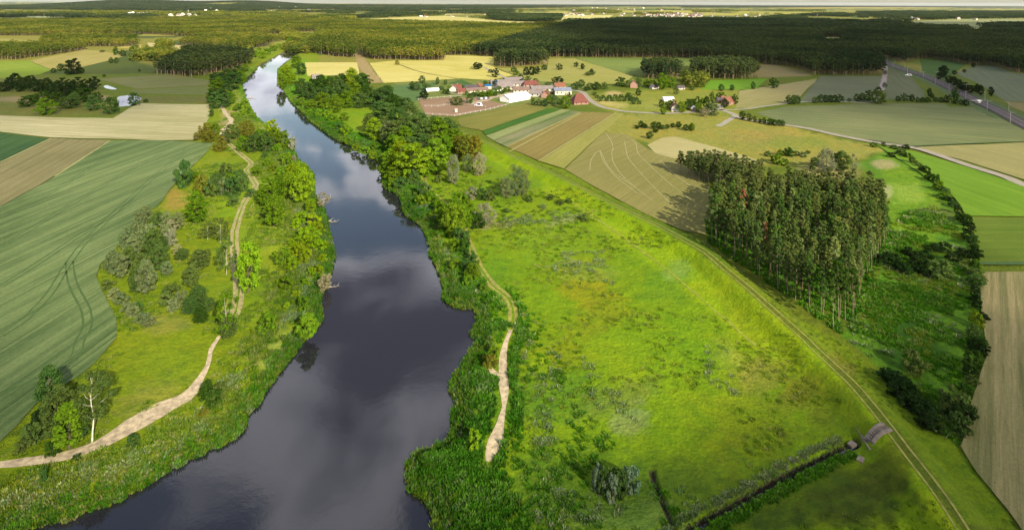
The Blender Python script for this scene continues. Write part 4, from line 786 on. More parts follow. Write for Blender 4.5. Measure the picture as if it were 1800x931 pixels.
for tm_, cm_, h_, R_ in KINDS['pine']:
    c2 = cm_.copy(); c2.materials.clear(); c2.materials.append(MAT['grove_leaf']); c2.materials.append(MAT['pinebark']); nv = len(c2.vertices)
    V_ = np.concatenate([np.array([v.co[:] for v in c2.vertices]), np.array([v.co[:] for v in tm_.vertices])])
    F_all = [tuple(p.vertices) for p in c2.polygons]+[tuple(i+nv for i in p.vertices) for p in tm_.polygons]
    mi_ = np.zeros(len(F_all), np.int32); mi_[len(c2.polygons):] = 1
    q_ = mesh_from('grove_pine', V_, F_all, MAT['grove_leaf']); q_.materials.append(MAT['pinebark']); q_.polygons.foreach_set('material_index', mi_); gm.append(q_)
gp_c = proto_coll('grove_pine', gm); ep = EXTRA_PINES; er = np.random.default_rng(8)
scatter('grove_pines', np.stack([ep[:, 0], ep[:, 1], ep[:, 0]*0], 1), np.stack([er.uniform(.8, 1.1, len(ep))]*2+[np.where(inside(ep[:, 0], ep[:, 1], AW), er.uniform(.48, .66, len(ep)), er.uniform(.58, .86, len(ep)))], 1), gp_c, 'pines in the back half of the dense grove', 'pines', 8)
# ground cover
MAT['tuft'] = leaf_mat('tuft_leaves', [(0.0, S('6f9018', .62)), (.25, S('a2ac3c', .62)), (.5, S('4c7a1c', .62)), (.7, S('b4ae68', .62)), (.85, S('5c8a20', .62)), (1.0, S('8a9a2c', .62))])
MAT['lush'] = leaf_mat('lush_leaves', [(0.0, S('4c861e', .62)), (.3, S('6aa024', .62)), (.6, S('3f741c', .62)), (.85, S('88ac48', .62)), (1.0, S('558c22', .62))])
MAT['pale'] = leaf_mat('pale_weeds', [(0.0, S('a8b27c', .62)), (.4, S('7f9a50', .62)), (.7, S('b8b890', .62)), (1.0, S('68904c', .62))])
def tuft(seed, h, R, n, lm, size):
    r = np.random.default_rng(seed); a = r.uniform(0, 6.28, n); q = R*np.sqrt(r.random(n)); base = np.stack([np.cos(a)*q, np.sin(a)*q, np.zeros(n)], 1)
    out = np.stack([np.cos(a), np.sin(a), np.zeros(n)], 1); hh = h*r.uniform(.55, 1.1, n)[:, None]
    tip = base+out*hh*.35+np.array([0, 0, 1])*hh+r.normal(size=(n, 3))*.05; sd = np.stack([-np.sin(a+r.normal(size=n)), np.cos(a), np.zeros(n)], 1)*size
    mid = (base*.45+tip*.55)
    V = np.stack([base-sd*.4, base+sd*.4, mid+sd, tip, mid-sd], 1).reshape(-1, 3); k = np.arange(n)*5
    F = np.concatenate([np.stack([k, k+1, k+2], 1), np.stack([k, k+2, k+4], 1), np.stack([k+4, k+2, k+3], 1)])
    return mesh_from('tuft', V, F, MAT[lm])
tuft_c = proto_coll('grass_tuft', [tuft(i, .50, .75, 30, 'tuft', .085) for i in range(4)])
lush_c = proto_coll('lush_plant', [tuft(10+i, .65, .8, 36, 'lush', .11) for i in range(4)])
pale_c = proto_coll('pale_weed', [tuft(20+i, .6, .8, 28, 'pale', .085) for i in range(4)])
reed_c = proto_coll('reed', [tuft(30, 1.2, .6, 34, 'lush', .09), tuft(31, 1.0, .7, 34, 'lush', .10), tuft(40, 1.1, .6, 30, 'tuft', .09), tuft(41, .9, .7, 34, 'tuft', .10), tuft(42, .8, .7, 34, 'tuft', .10), tuft(43, .9, .6, 30, 'pale', .08)])
def offpath(x, y, w=1.7):
    k = np.ones(len(x), bool)
    for p in PATHS:
        k &= dist(x, y, p) > w
    k &= (np.hypot(x-SLU[0], y-SLU[1]) > 5.5)
    return k
SLU = gp(1530, 772)
def cover(name, polys, dens, coll, label, cat, sc=(.6, 1.3), seed=1, thr=None, ns=12.0, far_=480):
    out = []
    for i, p in enumerate(polys):
        g = G(p); r = np.random.default_rng(seed*7+i); x0, y0 = g.min(0); x1, y1 = g.max(0); y1 = min(y1, far_)
        n = int((x1-x0)*(y1-y0)*dens); q = np.stack([r.uniform(x0, x1, n), r.uniform(y0, y1, n)], 1)
        q = q[inside(q[:, 0], q[:, 1], g)]
        # sparser where the drone is farther away
        q = q[r.random(len(q)) < np.clip(170/q[:, 1], .15, 1)**1.2]
        if thr is not None: q = q[fbm(q[:, 0]/ns, q[:, 1]/ns, seed) > thr]
        q = q[offpath(q[:, 0], q[:, 1])]; out.append(q)
    q = np.concatenate(out); z = hfun(q[:, 0], q[:, 1]); q = q[z > -1.45]; z = z[z > -1.45]
    r = np.random.default_rng(seed); s = r.uniform(sc[0], sc[1], len(q))*np.clip(q[:, 1]/150, 1, 1.6); print(name, len(q))
    return scatter(name, np.stack([q[:, 0], q[:, 1], z-.05], 1), s, coll, label, cat, seed)
# banks: strips along both waterlines
def strip(name, line, w0, w1, n, coll, label, seed, sc=(.6, 1.3), thr=None, ymax=700, side=1):
    r = np.random.default_rng(seed); seg = np.r_[0, np.cumsum(np.linalg.norm(np.diff(line, axis=0), axis=1))]
    s = r.uniform(0, seg[-1], n*3); x = np.interp(s, seg, line[:, 0]); y = np.interp(s, seg, line[:, 1]); d = np.gradient(line, axis=0); d /= np.linalg.norm(d, axis=1)[:, None]+1e-9
    nx = np.interp(s, seg, -d[:, 1]); ny = np.interp(s, seg, d[:, 0]); o = r.uniform(w0, w1, n*3)*side
    x = x+nx*o; y = y+ny*o; k = (y < ymax) & (y > 50) & (~inside(x, y, RIVER) | (np.abs(o) < 1.2)); k &= r.random(n*3) < np.clip(170/np.maximum(y, 1), .1, 1)
    if thr is not None: k &= fbm(x/7, y/7, seed) > thr
    k &= offpath(x, y); x, y = x[k][:n], y[k][:n]; z = np.maximum(hfun(x, y), WL)-.05; ss = r.uniform(sc[0], sc[1], len(x))*np.clip(y/150, 1, 1.8); print(name, len(x))
    return scatter(name, np.stack([x, y, z], 1), ss, coll, label, 'vegetation', seed)
def inward(line, sgn):
    d = np.gradient(line, axis=0)[len(line)//2]; m = line[len(line)//2]; nrm = np.array([-d[1], d[0]])/np.linalg.norm(d)
    return 1 if not inside(np.array([m[0]+nrm[0]*3]), np.array([m[1]+nrm[1]*3]), RIVER)[0] else -1
sl_, sr_ = inward(LBW, 1), inward(RBW, 1)
strip('bank_reeds', LBW, -.6, 3.0, 9000, reed_c, 'green reeds and tall grass along the left waterline', 101, sc=(.4, 1.0), side=sl_)
strip('bank_reeds', RBW, -.6, 3.4, 10000, reed_c, 'green reeds and bushes along the right waterline', 102, sc=(.4, 1.0), side=sr_)
strip('bank_weeds', LBW, 2, 13, 15000, tuft_c, 'tall grass and weeds on the left bank slope', 103, side=sl_, thr=.40)
strip('bank_weeds', RBW, 2, 13, 15000, lush_c, 'lush weeds on the right bank slope', 104, side=sr_, thr=.38)
strip('pale_bank_weeds', RBW, 2, 13, 5000, pale_c, 'pale flowering weeds on the right bank slope', 105, side=sr_, thr=.52)
strip('pale_bank_weeds', LBW, 1, 9, 3500, pale_c, 'pale flowering weeds on the left bank slope', 106, side=sl_, thr=.52)
LM = "372,183 400,160 430,200 500,260 530,330 560,420 560,520 540,600 430,730 300,800 150,880 0,920 -100,960 -200,900 0,777 150,650 200,593 187,523 167,487 200,440 283,353 333,290 350,240"
RM = "760,320 850,265 983,325 1200,440 1440,640 1660,931 1700,1010 780,1010 860,800 900,600"
HOL = "1482,590 1550,465 1565,380 1640,360 1700,420 1720,480 1728,620 1700,700 1688,780 1640,750 1560,670"
cover('meadow_grass', [LM], 1.3, tuft_c, 'rough tufts of grass on the left meadow', 'grass', seed=201, thr=.46, sc=(.35, .9))
cover('meadow_grass', [RM], .5, tuft_c, 'rough tufts of grass on the right meadow', 'grass', seed=202, thr=.50, sc=(.3, .8))
cover('lush_weeds', ["870,520 960,560 1010,700 1140,830 1240,931 1260,1010 780,1010 850,810 880,700"], .9, lush_c, 'darker lush weeds in the lower meadow', 'weeds', seed=203, thr=.45, sc=(.3, .85), ns=9)
cover('pale_weeds', ["940,560 990,620 980,800 1000,931 930,931 940,760", "1020,620 1060,640 1120,740 1090,760 1040,700", "980,860 1220,850 1240,931 960,931", "990,440 1060,440 1080,500 960,470", "1240,600 1310,620 1310,700 1240,680", "890,380 1000,370 1000,385 880,400"], .8, pale_c, 'pale flowering weeds scattered over the meadow', 'weeds', seed=204, thr=.47, sc=(.3, .9), ns=6)
cover('hollow_weeds', [HOL], 1.2, lush_c, 'dense green weeds in the wet hollow right of the grove', 'weeds', seed=205, sc=(.4, 1.1), thr=.43, ns=14)
cover('hollow_grass', [HOL], .9, tuft_c, 'yellow green grass in the wet hollow right of the grove', 'grass', seed=215, sc=(.4, 1.1), thr=.47)
cover('hollow_weeds', [HOL], .2, pale_c, 'pale weeds in the wet hollow right of the grove', 'weeds', seed=206, sc=(.6, 1.3), thr=.5)
cover('dyke_grass', ["850,250 983,310 1200,420 1440,620 1690,931 1800,931 1640,740 1480,600 1240,440 990,300"], .5, tuft_c, 'rough grass on the slopes of the dyke', 'grass', seed=207, sc=(.3, .6), thr=.46)
strip('ditch_reeds', DITCH, .5, 2.2, 420, pale_c, 'pale reeds along the upper side of the ditch', 301, sc=(.35, .8), side=-1)
strip('ditch_weeds', DITCH, .5, 2.6, 500, lush_c, 'dark weeds along the lower side of the ditch', 302, sc=(.35, .8), side=1)
cover('grove_undergrowth', [' '.join('%g,%g' % tuple(p) for p in GROVE)], .6, lush_c, 'dark undergrowth on the floor of the pine grove', 'undergrowth', seed=303, sc=(.6, 1.4))

# ------------------------------------------------------------------ buildings
def tile_mat(name, c): return plain(name, c, .22, .9, bump=.2)
ROOF = dict(grey=tile_mat('grey_roof', S('8c8282', .5)), red=tile_mat('red_roof', S('945a50', .36)), orange=tile_mat('orange_roof', S('a06c54', .38)), brown=tile_mat('brown_roof', S('8c746c', .45)), blue=tile_mat('blue_roof', S('8088a0', .5)),
            vivid=tile_mat('vivid_blue', S('2860a0', .6)), white=plain('white_sheet', (.62, .62, .60), .06, .5), dark=tile_mat('dark_roof', S('4a4248', .8)))
WALL = dict(white=plain('white_wall', (.34, .32, .29), .25), grey=plain('grey_wall', (.36, .33, .30), .15), brick=plain('brick_wall', (.22, .13, .10), .2), cream=plain('cream_wall', (.38, .34, .27), .15), sheet=ROOF['white'], brown=plain('brown_wall', (.2, .15, .11), .2))
MAT['glass'] = plain('window_glass', (.03, .035, .04), .1, 1, rough=.15, spec=.5); MAT['door'] = plain('door_wood', (.12, .08, .05), .2)
def house(x, y, ln, wd, hw, hr, ang, roof, wall, label, cat='house', name='house', chim=1, win=True, hip=0.0, loc=None, group=None):
    if loc is None: ln *= .84; wd *= .84; hw *= .82; hr *= .82
    X, Y = (float(v) for v in gp(x, y)) if loc is None else loc
    z = float(hfun(np.array([X]), np.array([Y]))[0])
    r = empty(name, (X, Y, z), math.radians(ang), label=label, cat=cat, group=group)
    a, b = ln/2, wd/2; m = MB()
    m.add([(-a, -b, 0), (a, -b, 0), (a, b, 0), (-a, b, 0), (-a, -b, hw), (a, -b, hw), (a, b, hw), (-a, b, hw), (-a+hip*a, 0, hw+hr-.12), (a-hip*a, 0, hw+hr-.12)],
          [(0, 1, 5, 4), (2, 3, 7, 6), (1, 2, 6, 5), (3, 0, 4, 7), (5, 6, 9), (7, 4, 8)]); m.build('wall', WALL[wall], r)
    e = .5; t_ = .22; m = MB(); ze = hw-e*hr/b
    for s in (-1, 1):
        A = [(-a-e, s*(b+e), ze), (a+e, s*(b+e), ze), (a+e-hip*(a+e), 0, hw+hr), (-a-e+hip*(a+e), 0, hw+hr)]
        B = [(p[0], p[1], p[2]+t_) for p in A]; m.add(A+B, [(0, 3, 2, 1), (4, 5, 6, 7), (0, 1, 5, 4), (1, 2, 6, 5), (3, 0, 4, 7)])
    if hip:
        for s in (-1, 1):
            A = [(s*(a+e), -b-e, ze+.02), (s*(a+e), b+e, ze+.02), (s*(a+e)*(1-hip), 0, hw+hr+.02)]; B = [(p[0], p[1], p[2]+t_) for p in A]
            m.add(A+B, [(0, 1, 2), (3, 4, 5), (0, 1, 4, 3)])
    rf = m.build('roof', ROOF[roof], r)
    if chim: MB().box(-.35, .35, .5, 1.2, hw+hr*.5, hw+hr+.9).build('chimney', WALL['brick'], rf)
    if win:
        nw = max(2, int(ln/3.5)); wm = MB().box(-.55, .55, -.04, .04, 0, min(1.3, hw*.45)).mesh('window', MAT['glass'])
        for s in (-1, 1):
            for i in range(nw):
                if s == -1 and i == nw//2: continue
                o = link('window', wm, r, (-a+ln*(i+.5)/nw, s*(b+.01), hw*.38))
        MB().box(-.55, .55, -b-.06, -b+.05, 0, min(2.1, hw*.8)).build('door', MAT['door'], r).location = (-a+ln*(nw//2+.5)/nw, 0, 0)
    return r
house(0, 0, 25, 11, 3.2, 2.6, 47, 'white', 'sheet', 'long white hall with a low pitched white roof beside the brown riding arena', 'hall', 'white_hall', 0, False, loc=(3, 470))
house(1018, 182, 14, 13, 2.8, 6.5, 12, 'red', 'brick', 'house with a big steep red hipped roof where the road leaves the village', hip=.6)
house(988, 166, 18, 9, 4.6, 2.6, 14, 'blue', 'cream', 'cream walled building with a blue grey roof in the village')
house(983, 156, 12, 9, 3.2, 3.6, 20, 'orange', 'cream', 'house with an orange roof behind the blue grey roofed building')
house(933, 153, 18, 11, 3.2, 4.2, 8, 'red', 'white', 'white house with a wide red roof in the middle of the village', hip=.35)
house(908, 151, 26, 9, 3, 2.8, 12, 'grey', 'white', 'long grey roofed barn left of the wide red roof', 'barn', 'barn', 0)
house(902, 145, 22, 11, 3.4, 3, 20, 'grey', 'white', 'grey barn with a white gable at the back of the village', 'barn', 'barn', 0)
house(886, 157, 18, 12, 3, 5, 30, 'grey', 'cream', 'broad grey barn with a steep roof behind the white hall', 'barn', 'barn', 0)
house(879, 149, 22, 9, 3, 3, 8, 'grey', 'grey', 'grey shed at the back left of the village', 'shed', 'shed', 0)
house(916, 162, 17, 9, 3, 3, 5, 'brown', 'cream', 'brown roofed farm building beside the village yard', 'barn', 'barn', 0)
house(952, 160, 24, 9, 3, 2.8, 14, 'grey', 'white', 'long low grey barn right of the village yard', 'barn', 'barn', 0)
house(946, 169, 16, 9, 3.2, 3.4, 170, 'grey', 'white', 'grey farmhouse joined to a red roofed end', chim=1)
house(959, 171, 8, 8, 3.2, 3.6, 80, 'red', 'brick', 'red roofed end building beside the grey farmhouse')
house(871, 150, 4, 5, 4, 1.0, 10, 'vivid', 'grey', 'small shed with a vivid blue roof below the tall dark tree', 'shed', 'shed', 0, False)
house(858, 156, 7, 5, 3.5, 1.2, 10, 'vivid', 'white', 'small white shed with a vivid blue roof left of the grey barns', 'shed', 'shed', 0, False)
house(843, 156, 7, 6, 3, 3, 60, 'orange', 'brick', 'small house with an orange roof beside the long brown stable')
house(838, 162, 24, 7, 2.6, 2.2, 22, 'brown', 'cream', 'long stable with a faded reddish brown roof above the riding arena', 'stable', 'stable', 0)
house(829, 157, 14, 7, 2.8, 2, 8, 'dark', 'brown', 'dark roofed shed behind the long stable', 'shed', 'shed', 0)
house(796, 160, 9, 8, 3, 3.4, 100, 'grey', 'white', 'white gabled house at the left end of the village')
house(804, 158, 8, 7, 3, 3.2, 10, 'red', 'white', 'small red roofed house behind the white gabled house')
house(810, 164, 8, 6, 2.8, 2.6, 20, 'red', 'brick', 'low red roofed outbuilding left of the riding arena yard', 'shed', 'shed', 0)
house(760, 160, 13, 4, 1.6, 1.4, 25, 'white', 'sheet', 'low white polytunnel in the garden left of the village', 'polytunnel', 'polytunnel', 0, False)
house(1114, 154, 8, 8, 4.5, 4, 80, 'brown', 'brick', 'tall brick house among trees below the two small woods')
house(1187, 195, 8, 7, 3.8, 3.8, 80, 'red', 'white', 'white house with a red roof among trees beside the eastern road')
house(1174, 177, 10, 5, 2.4, 1.4, 10, 'white', 'sheet', 'low white shed in the field above the eastern road', 'shed', 'shed', 0, False)
house(1220, 195, 5, 4, 2.6, 1.6, 80, 'white', 'brown', 'tiny white roofed hut between the trees on the eastern road', 'hut', 'hut', 0, False)
house(1280, 183, 11, 8, 3.2, 3.6, 40, 'orange', 'brick', 'house with an orange roof at the road fork')
house(1266, 180, 7, 5, 2.6, 2, 10, 'dark', 'brown', 'dark shed beside the orange roofed house', 'shed', 'shed', 0)
house(1270, 178, 6, 5, 2.8, 2.4, 40, 'orange', 'brick', 'small orange roofed annex next to the dark shed', 'shed', 'shed', 0)
house(555, 139, 9, 7, 2.8, 3, 30, 'grey', 'white', 'lone white house between the trees of the upper right bank')
house(1150, 156, 9, 6, 2.8, 2, 20, 'dark', 'grey', 'grey hut under the trees beside the small brown wood', 'hut', 'hut', 0)
house(1196, 157, 9, 5, 2.4, 1.8, 20, 'dark', 'grey', 'grey shed between the two small woods', 'shed', 'shed', 0)
house(1719, 182, 4, 3, 2.6, .6, 25, 'white', 'white', 'small white hut at the level crossing', 'hut', 'hut', 0, False)
# far villages: each house a thing of its own
def far_houses(n, xr, yr, grp, lab, rl, wl, seed, sc_=1.0):
    r = random.Random(seed)
    wm = {}
    for i, x in enumerate(sorted(r.uniform(*xr) for _ in range(n))):
        lab_ = lab+(', leftmost' if i == 0 else ', rightmost' if i == n-1 else ', %s from the left' % ordn(i)); y = r.uniform(*yr); X, Y = (float(v) for v in gp(x, y)); s = r.uniform(.8, 1.4)*sc_
        rk = r.choice(rl); wk = r.choice(wl)
        if (rk, wk) not in wm:
            a, b, hw, hr = 7, 5, 5, 4.2
            wm[(rk, wk)] = (mesh_from('wall', [(-a, -b, -2), (a, -b, -2), (a, b, -2), (-a, b, -2), (-a, -b, hw), (a, -b, hw), (a, b, hw), (-a, b, hw), (-a, 0, hw+hr-.2), (a, 0, hw+hr-.2)], [(0, 1, 5, 4), (2, 3, 7, 6), (1, 2, 6, 5), (3, 0, 4, 7), (5, 6, 9), (7, 4, 8)], WALL[wk]),
                            mesh_from('roof', [(-a-.4, -b-.5, hw-.3), (a+.4, -b-.5, hw-.3), (a+.4, 0, hw+hr), (-a-.4, 0, hw+hr), (a+.4, b+.5, hw-.3), (-a-.4, b+.5, hw-.3)], [(0, 1, 2, 3), (3, 2, 4, 5)], ROOF[rk]))
        w_, ro = wm[(rk, wk)]; e = empty('house', (X, Y, float(hfun(np.array([X]), np.array([Y]))[0])), r.uniform(0, 3.1), label=lab_, cat='house', group=grp); e.scale = (s, s, s)
        link('wall', w_, e); link('roof', ro, e)
far_houses(58, (1128, 1232), (24.5, 33), 'houses of the far red roofed village', 'small house in the far village of red roofs', ['red', 'orange', 'brown', 'grey'], ['white', 'cream'], 3, 1.3)
far_houses(16, (985, 1125), (24, 29), 'pale houses left of the far village', 'pale house left of the far red roofed village', ['grey', 'red', 'brown', 'white'], ['white'], 4, 1.1)
far_houses(34, (228, 345), (23.5, 29), 'pale houses at the foot of the far hill', 'pale house of the village below the far left hill', ['grey', 'white', 'brown'], ['white', 'cream'], 5, 1.3)
far_houses(26, (1250, 1480), (27, 31), 'houses right of the far village', 'small house in the scattered row right of the far village', ['grey', 'red', 'white', 'brown'], ['white', 'cream'], 6, 1.1)
far_houses(26, (1590, 1740), (23, 36), 'houses on the far right plain', 'pale house on the far plain at the right', ['grey', 'white', 'brown'], ['white', 'cream'], 7, 1.2)
far_houses(14, (640, 860), (25, 31), 'houses beyond the bright fields', 'pale house beyond the bright far fields', ['grey', 'white', 'red'], ['white'], 8, 1.0)
far_houses(14, (360, 620), (15, 22), 'houses on the far left plain', 'pale house near the horizon on the left', ['white', 'grey'], ['white'], 9, 1.5)
far_houses(14, (1000, 1200), (15, 20), 'houses near the horizon', 'pale house near the horizon beyond the far village', ['white', 'grey', 'red'], ['white'], 10, 1.5)
# masts and pylons
def mast(x, y, hpx, label, name='radio_mast', cat='mast', col='white', wd=.0012):
    X, Y = (float(v) for v in gp(x, y)); h = hpx*Y/FPX; z = float(hfun(np.array([X]), np.array([Y]))[0])
    r = empty(name, (X, Y, z), 0, label=label, cat=cat); w_ = Y*wd/2
    MB().tube([(0, 0, 0), (0, 0, h)], [w_, w_*.6], 5).build('pole', WALL[col], r)
    MB().box(-w_*1.6, w_*1.6, -w_*1.6, w_*1.6, h*.9, h).build('antenna', WALL[col], r)
mast(331, 27, 9, 'thin white radio mast rising from the far left village', wd=.0009)
mast(1604, 38, 8, 'thin pale mast by the far village on the right', wd=.0006)
mast(1243, 27, 10, 'slim pylon right of the far red roofed village', wd=.0004); mast(1256, 27, 9, 'slim pylon second to the right of the far red roofed village', wd=.0004)
for i, (x, h_) in enumerate([(1368, 9), (1398, 7), (1505, 8), (1577, 9), (1658, 8), (1715, 9), (1774, 9)]):
    X, Y = (float(v) for v in gp(x, 12.5)); r = empty('wind_turbine', (X, Y, 0), 0, label='tiny wind turbine on the far right horizon, %s from the left' % ORD[i], cat='wind turbine', group='wind turbines on the horizon'); k = h_*Y/FPX*.62
    MB().tube([(0, 0, 0), (0, 0, k)], [k*.022, k*.014], 6).build('tower', WALL['grey'], r)
    for j in range(3):
        a = 2*PI*j/3+i; bl = MB().tube([(0, -1.5, k), (math.cos(a)*k*.5, -1.5, k+math.sin(a)*k*.5)], [k*.014, k*.004], 4).build('blade', WALL['grey'], r)
# railway masts
rl = G(smooth(P(RL), 6)); seg = np.r_[0, np.cumsum(np.linalg.norm(np.diff(rl, axis=0), axis=1))]
mm = MB().tube([(0, 0, 0), (0, 0, 8)], [.11, .09], 6).mesh('pole', WALL['grey']); am = MB().tube([(0, 0, 7.2), (3.2, 0, 7.6)], [.07, .05], 4).mesh('arm', WALL['grey'])
for i, s_ in enumerate(np.arange(10, seg[-1]-60, 52)):
    ml = ', first pair from the forest' if i == 0 else ', %s pair from the forest' % ordn(i)
    X = np.interp(s_, seg, rl[:, 0]); Y = np.interp(s_, seg, rl[:, 1]); X2 = np.interp(s_+1, seg, rl[:, 0]); Y2 = np.interp(s_+1, seg, rl[:, 1]); a = math.atan2(Y2-Y, X2-X)
    for sd in (-1, 1):
        r = empty('catenary_mast', (X-math.sin(a)*6.5*sd, Y+math.cos(a)*6.5*sd, 0), a-sd*PI/2, label='slim overhead line mast on the %s side of the railway%s' % ('near' if sd < 0 else 'far', ml), cat='mast', group='overhead line masts'); link('pole', mm, r); link('arm', am, r)
# fences round the riding arena
def fence(line, label, h=1.4, st=5.0, mt='white'):
    g = G(line); r = empty('fence', (float(g[0, 0]), float(g[0, 1]), 0), 0, label=label, cat='fence'); g = g-g[0]
    pm = MB().box(-.12, .12, -.12, .12, 0, h).mesh('post', WALL[mt])
    for i in range(len(g)-1):
        d = g[i+1]-g[i]; n = max(1, int(np.hypot(*d)/st)); a = math.atan2(d[1], d[0]); l = float(np.hypot(*d))
        for k in range(n): link('post', pm, r, (*(g[i]+d*k/n), .1))
        for zz_ in (.6, 1.2):
            o = MB().box(0, l, -.04, .04, zz_-.05, zz_+.05).build('rail', WALL[mt], r); o.location = (g[i][0], g[i][1], .1); o.rotation_euler = (0, 0, a)
fence("748,202 799,205 862,193.5 895,184.5", 'long white rail fence along the near side of the riding arena')
fence("747,188 770,188 800,183", 'white rail fence crossing the riding arena')
fence("735,176 792,171 812,170", 'dark rail fence at the back of the riding arena', mt='grey')
fence("824,182 845,187 862,192", 'row of fence rails between the two brown paddocks', mt='grey')
# vehicles
def car(x, y, ang, c, label, group=None, L_=4.4, hgt=1.45, name='parked_car', cat='car'):
    X, Y = (float(v) for v in gp(x, y)); r = empty(name, (X, Y, .18), math.radians(ang), label=label, cat=cat, group=group)
    h = hgt; a = L_/2; pm = plain('car_paint', c, .03, 1, rough=.3, spec=.5)
    sec = [(-a, .35), (-a, .8), (-a*.82, .92), (-a*.62, h-.02), (a*.2, h), (a*.48, .95), (a*.95, .8), (a, .35)]
    V = [(p, -.85, q) for p, q in sec]+[(p, .85, q) for p, q in sec]; n = len(sec)
    MB().add(V, [tuple(range(n)), tuple(range(2*n-1, n-1, -1))]+[(i, i+n, (i+1) % n+n, (i+1) % n) for i in range(n)]).build('body', pm, r)
    MB().box(-a*.55, a*.22, -.87, .87, .98, h-.15).build('side_window', MAT['glass'], r)
    wm_ = MB().tube([(0, -.1, 0), (0, .1, 0)], [.32, .32], 8).mesh('wheel', ROOF['dark'])
    for sx in (-.62, .62):
        for sy in (-.8, .8): link('wheel', wm_, r, (sx*a, sy, .32))
car(1597, 133.5, 170, (.75, .75, .75), 'white van parked in the field corner beside the railway', L_=6.5, hgt=2.3, name='white_van', cat='van')
car(841, 187, 160, (.62, .55, .65), 'pale horse trailer standing at the edge of the paddock', L_=7, hgt=2.6, name='horse_trailer', cat='trailer')
for i, (x, y, c) in enumerate([(842, 175, (.05, .05, .07)), (846, 175, (.4, .4, .42)), (850, 174.6, (.06, .06, .08)), (854, 174.3, (.5, .5, .5)), (858, 174, (.08, .05, .05)), (868, 162, (.75, .75, .75)), (874, 161, (.7, .7, .72)), (880, 160.5, (.6, .6, .62))]):
    car(x, y, 100, c, ('car parked in the row above the brown paddock, %s from the left' % ORD[i]) if i < 5 else 'pale car parked beside the village yard, %s from the left' % ORD[i-5], 'cars above the paddock' if i < 5 else 'pale cars beside the yard')
o = MB().box(-.9, .9, -.9, .9, .1, 2.4).box(-1.1, 1.1, -1.1, 1.1, 2.4, 2.55).build('judge_hut', WALL['white']); X, Y = gp(802, 197.5); o.location = (float(X), float(Y), 0); setp(o, 'small white hut in the middle of the brown riding arena', 'hut')

# ------------------------------------------------------------------ sluice at the head of the ditch
MAT['conc'] = plain('old_concrete', S('7c7268', .6), .3, 1.2, bump=.4)
a0 = G("1560,752")[0]; a1 = G("1527,786")[0]; d = a1-a0; ln = float(np.hypot(*d)); ang = math.atan2(d[1], d[0])
zt = 2.3; zb_ = .1
r = empty('sluice', (float(a1[0]), float(a1[1]), -.1), ang, label='grey concrete sluice with steps down from the dyke track to the ditch', cat='sluice')
ns = 11
tx = gp(1560, 752, 2.3); a0 = np.array([float(tx[0]), float(tx[1])]); d = a1-a0; ln = float(np.hypot(*d)); r.rotation_euler = (0, 0, math.atan2(d[1], d[0]))
uu = d/ln; nn2 = np.array([-uu[1], uu[0]])
def gz(u, v=0): p = a1+uu*u+nn2*v; return float(hfun(np.array([p[0]]), np.array([p[1]]))[0])+.1
for i in range(ns):
    u0 = -ln+ln*i/ns; z1 = max(gz(u0+.1), gz(u0+.1, .5), gz(u0+.1, -.5))+.22
    MB().box(u0+.05, u0+ln/ns-.12, -.45, .45, z1-.6, z1).build('step', MAT['conc'], r)
for s in (-1, 1):
    V_ = []; F_2 = []
    for i in range(9):
        u = -ln+ln*i/8; zt_ = max(gz(u, s*.5), gz(u, s*1.0))+.36
        V_ += [(u, s*.48, zt_-1.2), (u, s*1.0, zt_-1.2), (u, s*1.0, zt_), (u, s*.48, zt_)]
        if i: b_ = 4*i; F_2 += [(b_-4+j, b_-4+(j+1) % 4, b_+(j+1) % 4, b_+j) for j in range(4)]
    F_2 += [(0, 3, 2, 1), (32, 33, 34, 35)]
    MB().add(V_, F_2).build('cheek_wall', MAT['conc'], r)
w0 = G("1505,750", .6)[0]; w1 = G("1530,790", .6)[0]; c = (w0+w1)/2; dd = w1-w0; l = float(np.hypot(*dd))
hw = empty('head_wall', (float(c[0]), float(c[1]), -1.2), math.atan2(dd[1], dd[0]), label='thin straight concrete head wall across the end of the ditch', cat='wall')
MB().box(-l/2, l/2, -.14, .14, 0, 1.8).build('wall_slab', MAT['conc'], hw)
MB().box(-l/2-.08, l/2+.08, -.2, .2, 1.8, 1.9).build('coping', MAT['conc'], hw)
MB().tube([(l*.2, -.3, .7), (l*.2, .3, .7)], [.4, .4], 10).build('pipe', ROOF['dark'], hw)
for q in ("1512,805", "1497,778", "1520,765"):
    X, Y = (float(v) for v in G(q)[0]); o = MB().box(-.7, .6, -.45, .5, -.4, .05).build('apron_slab', MAT['conc']); o.location = (X, Y, -.1); o.rotation_euler = (0, .1, ang+random.uniform(-.3, .3)); setp(o, {'1512,805': 'flat concrete slab at the lower end of the head wall', '1497,778': 'flat concrete slab in the ditch below the head wall', '1520,765': 'flat concrete slab between the head wall and the steps'}[q], 'slab')
ribbon('ditch_water', DITCH, .8, MAT['water'], 0.10, px_in=False, wj=.1)
# fallen trees in the water
def fallen(x, y, ang, label, s=1.0):
    X, Y = (float(v) for v in gp(x, y, WL)); r_ = np.random.default_rng(int(x)); b = MB()
    pts_ = [(0, 0, .6), (1.6, .2, .5), (3.2, 0, .3), (4.6, .3, .5)]; b.tube(pts_, [.22, .18, .12, .04], 6)
    for i in range(9):
        p = np.array(pts_[1+i % 3]); q = p+np.array([r_.uniform(.3, 1.6), r_.uniform(-1.3, 1.3), r_.uniform(.1, 1.5)]); b.tube([p, (p+q)/2+r_.normal(size=3)*.15, q], [.08, .05, .015], 4)
    o = b.build('fallen_tree', MAT['deadwood']); o.location = (X, Y, WL-.3); o.rotation_euler = (0, 0, math.radians(ang)); o.scale = (s, s, s); setp(o, label, 'fallen tree')
fallen(571, 389, -10, 'bare fallen trunk lying in the water at the left bank')
fallen(569, 505, 5, 'dead branch sticking out below the small silver willow', .8)
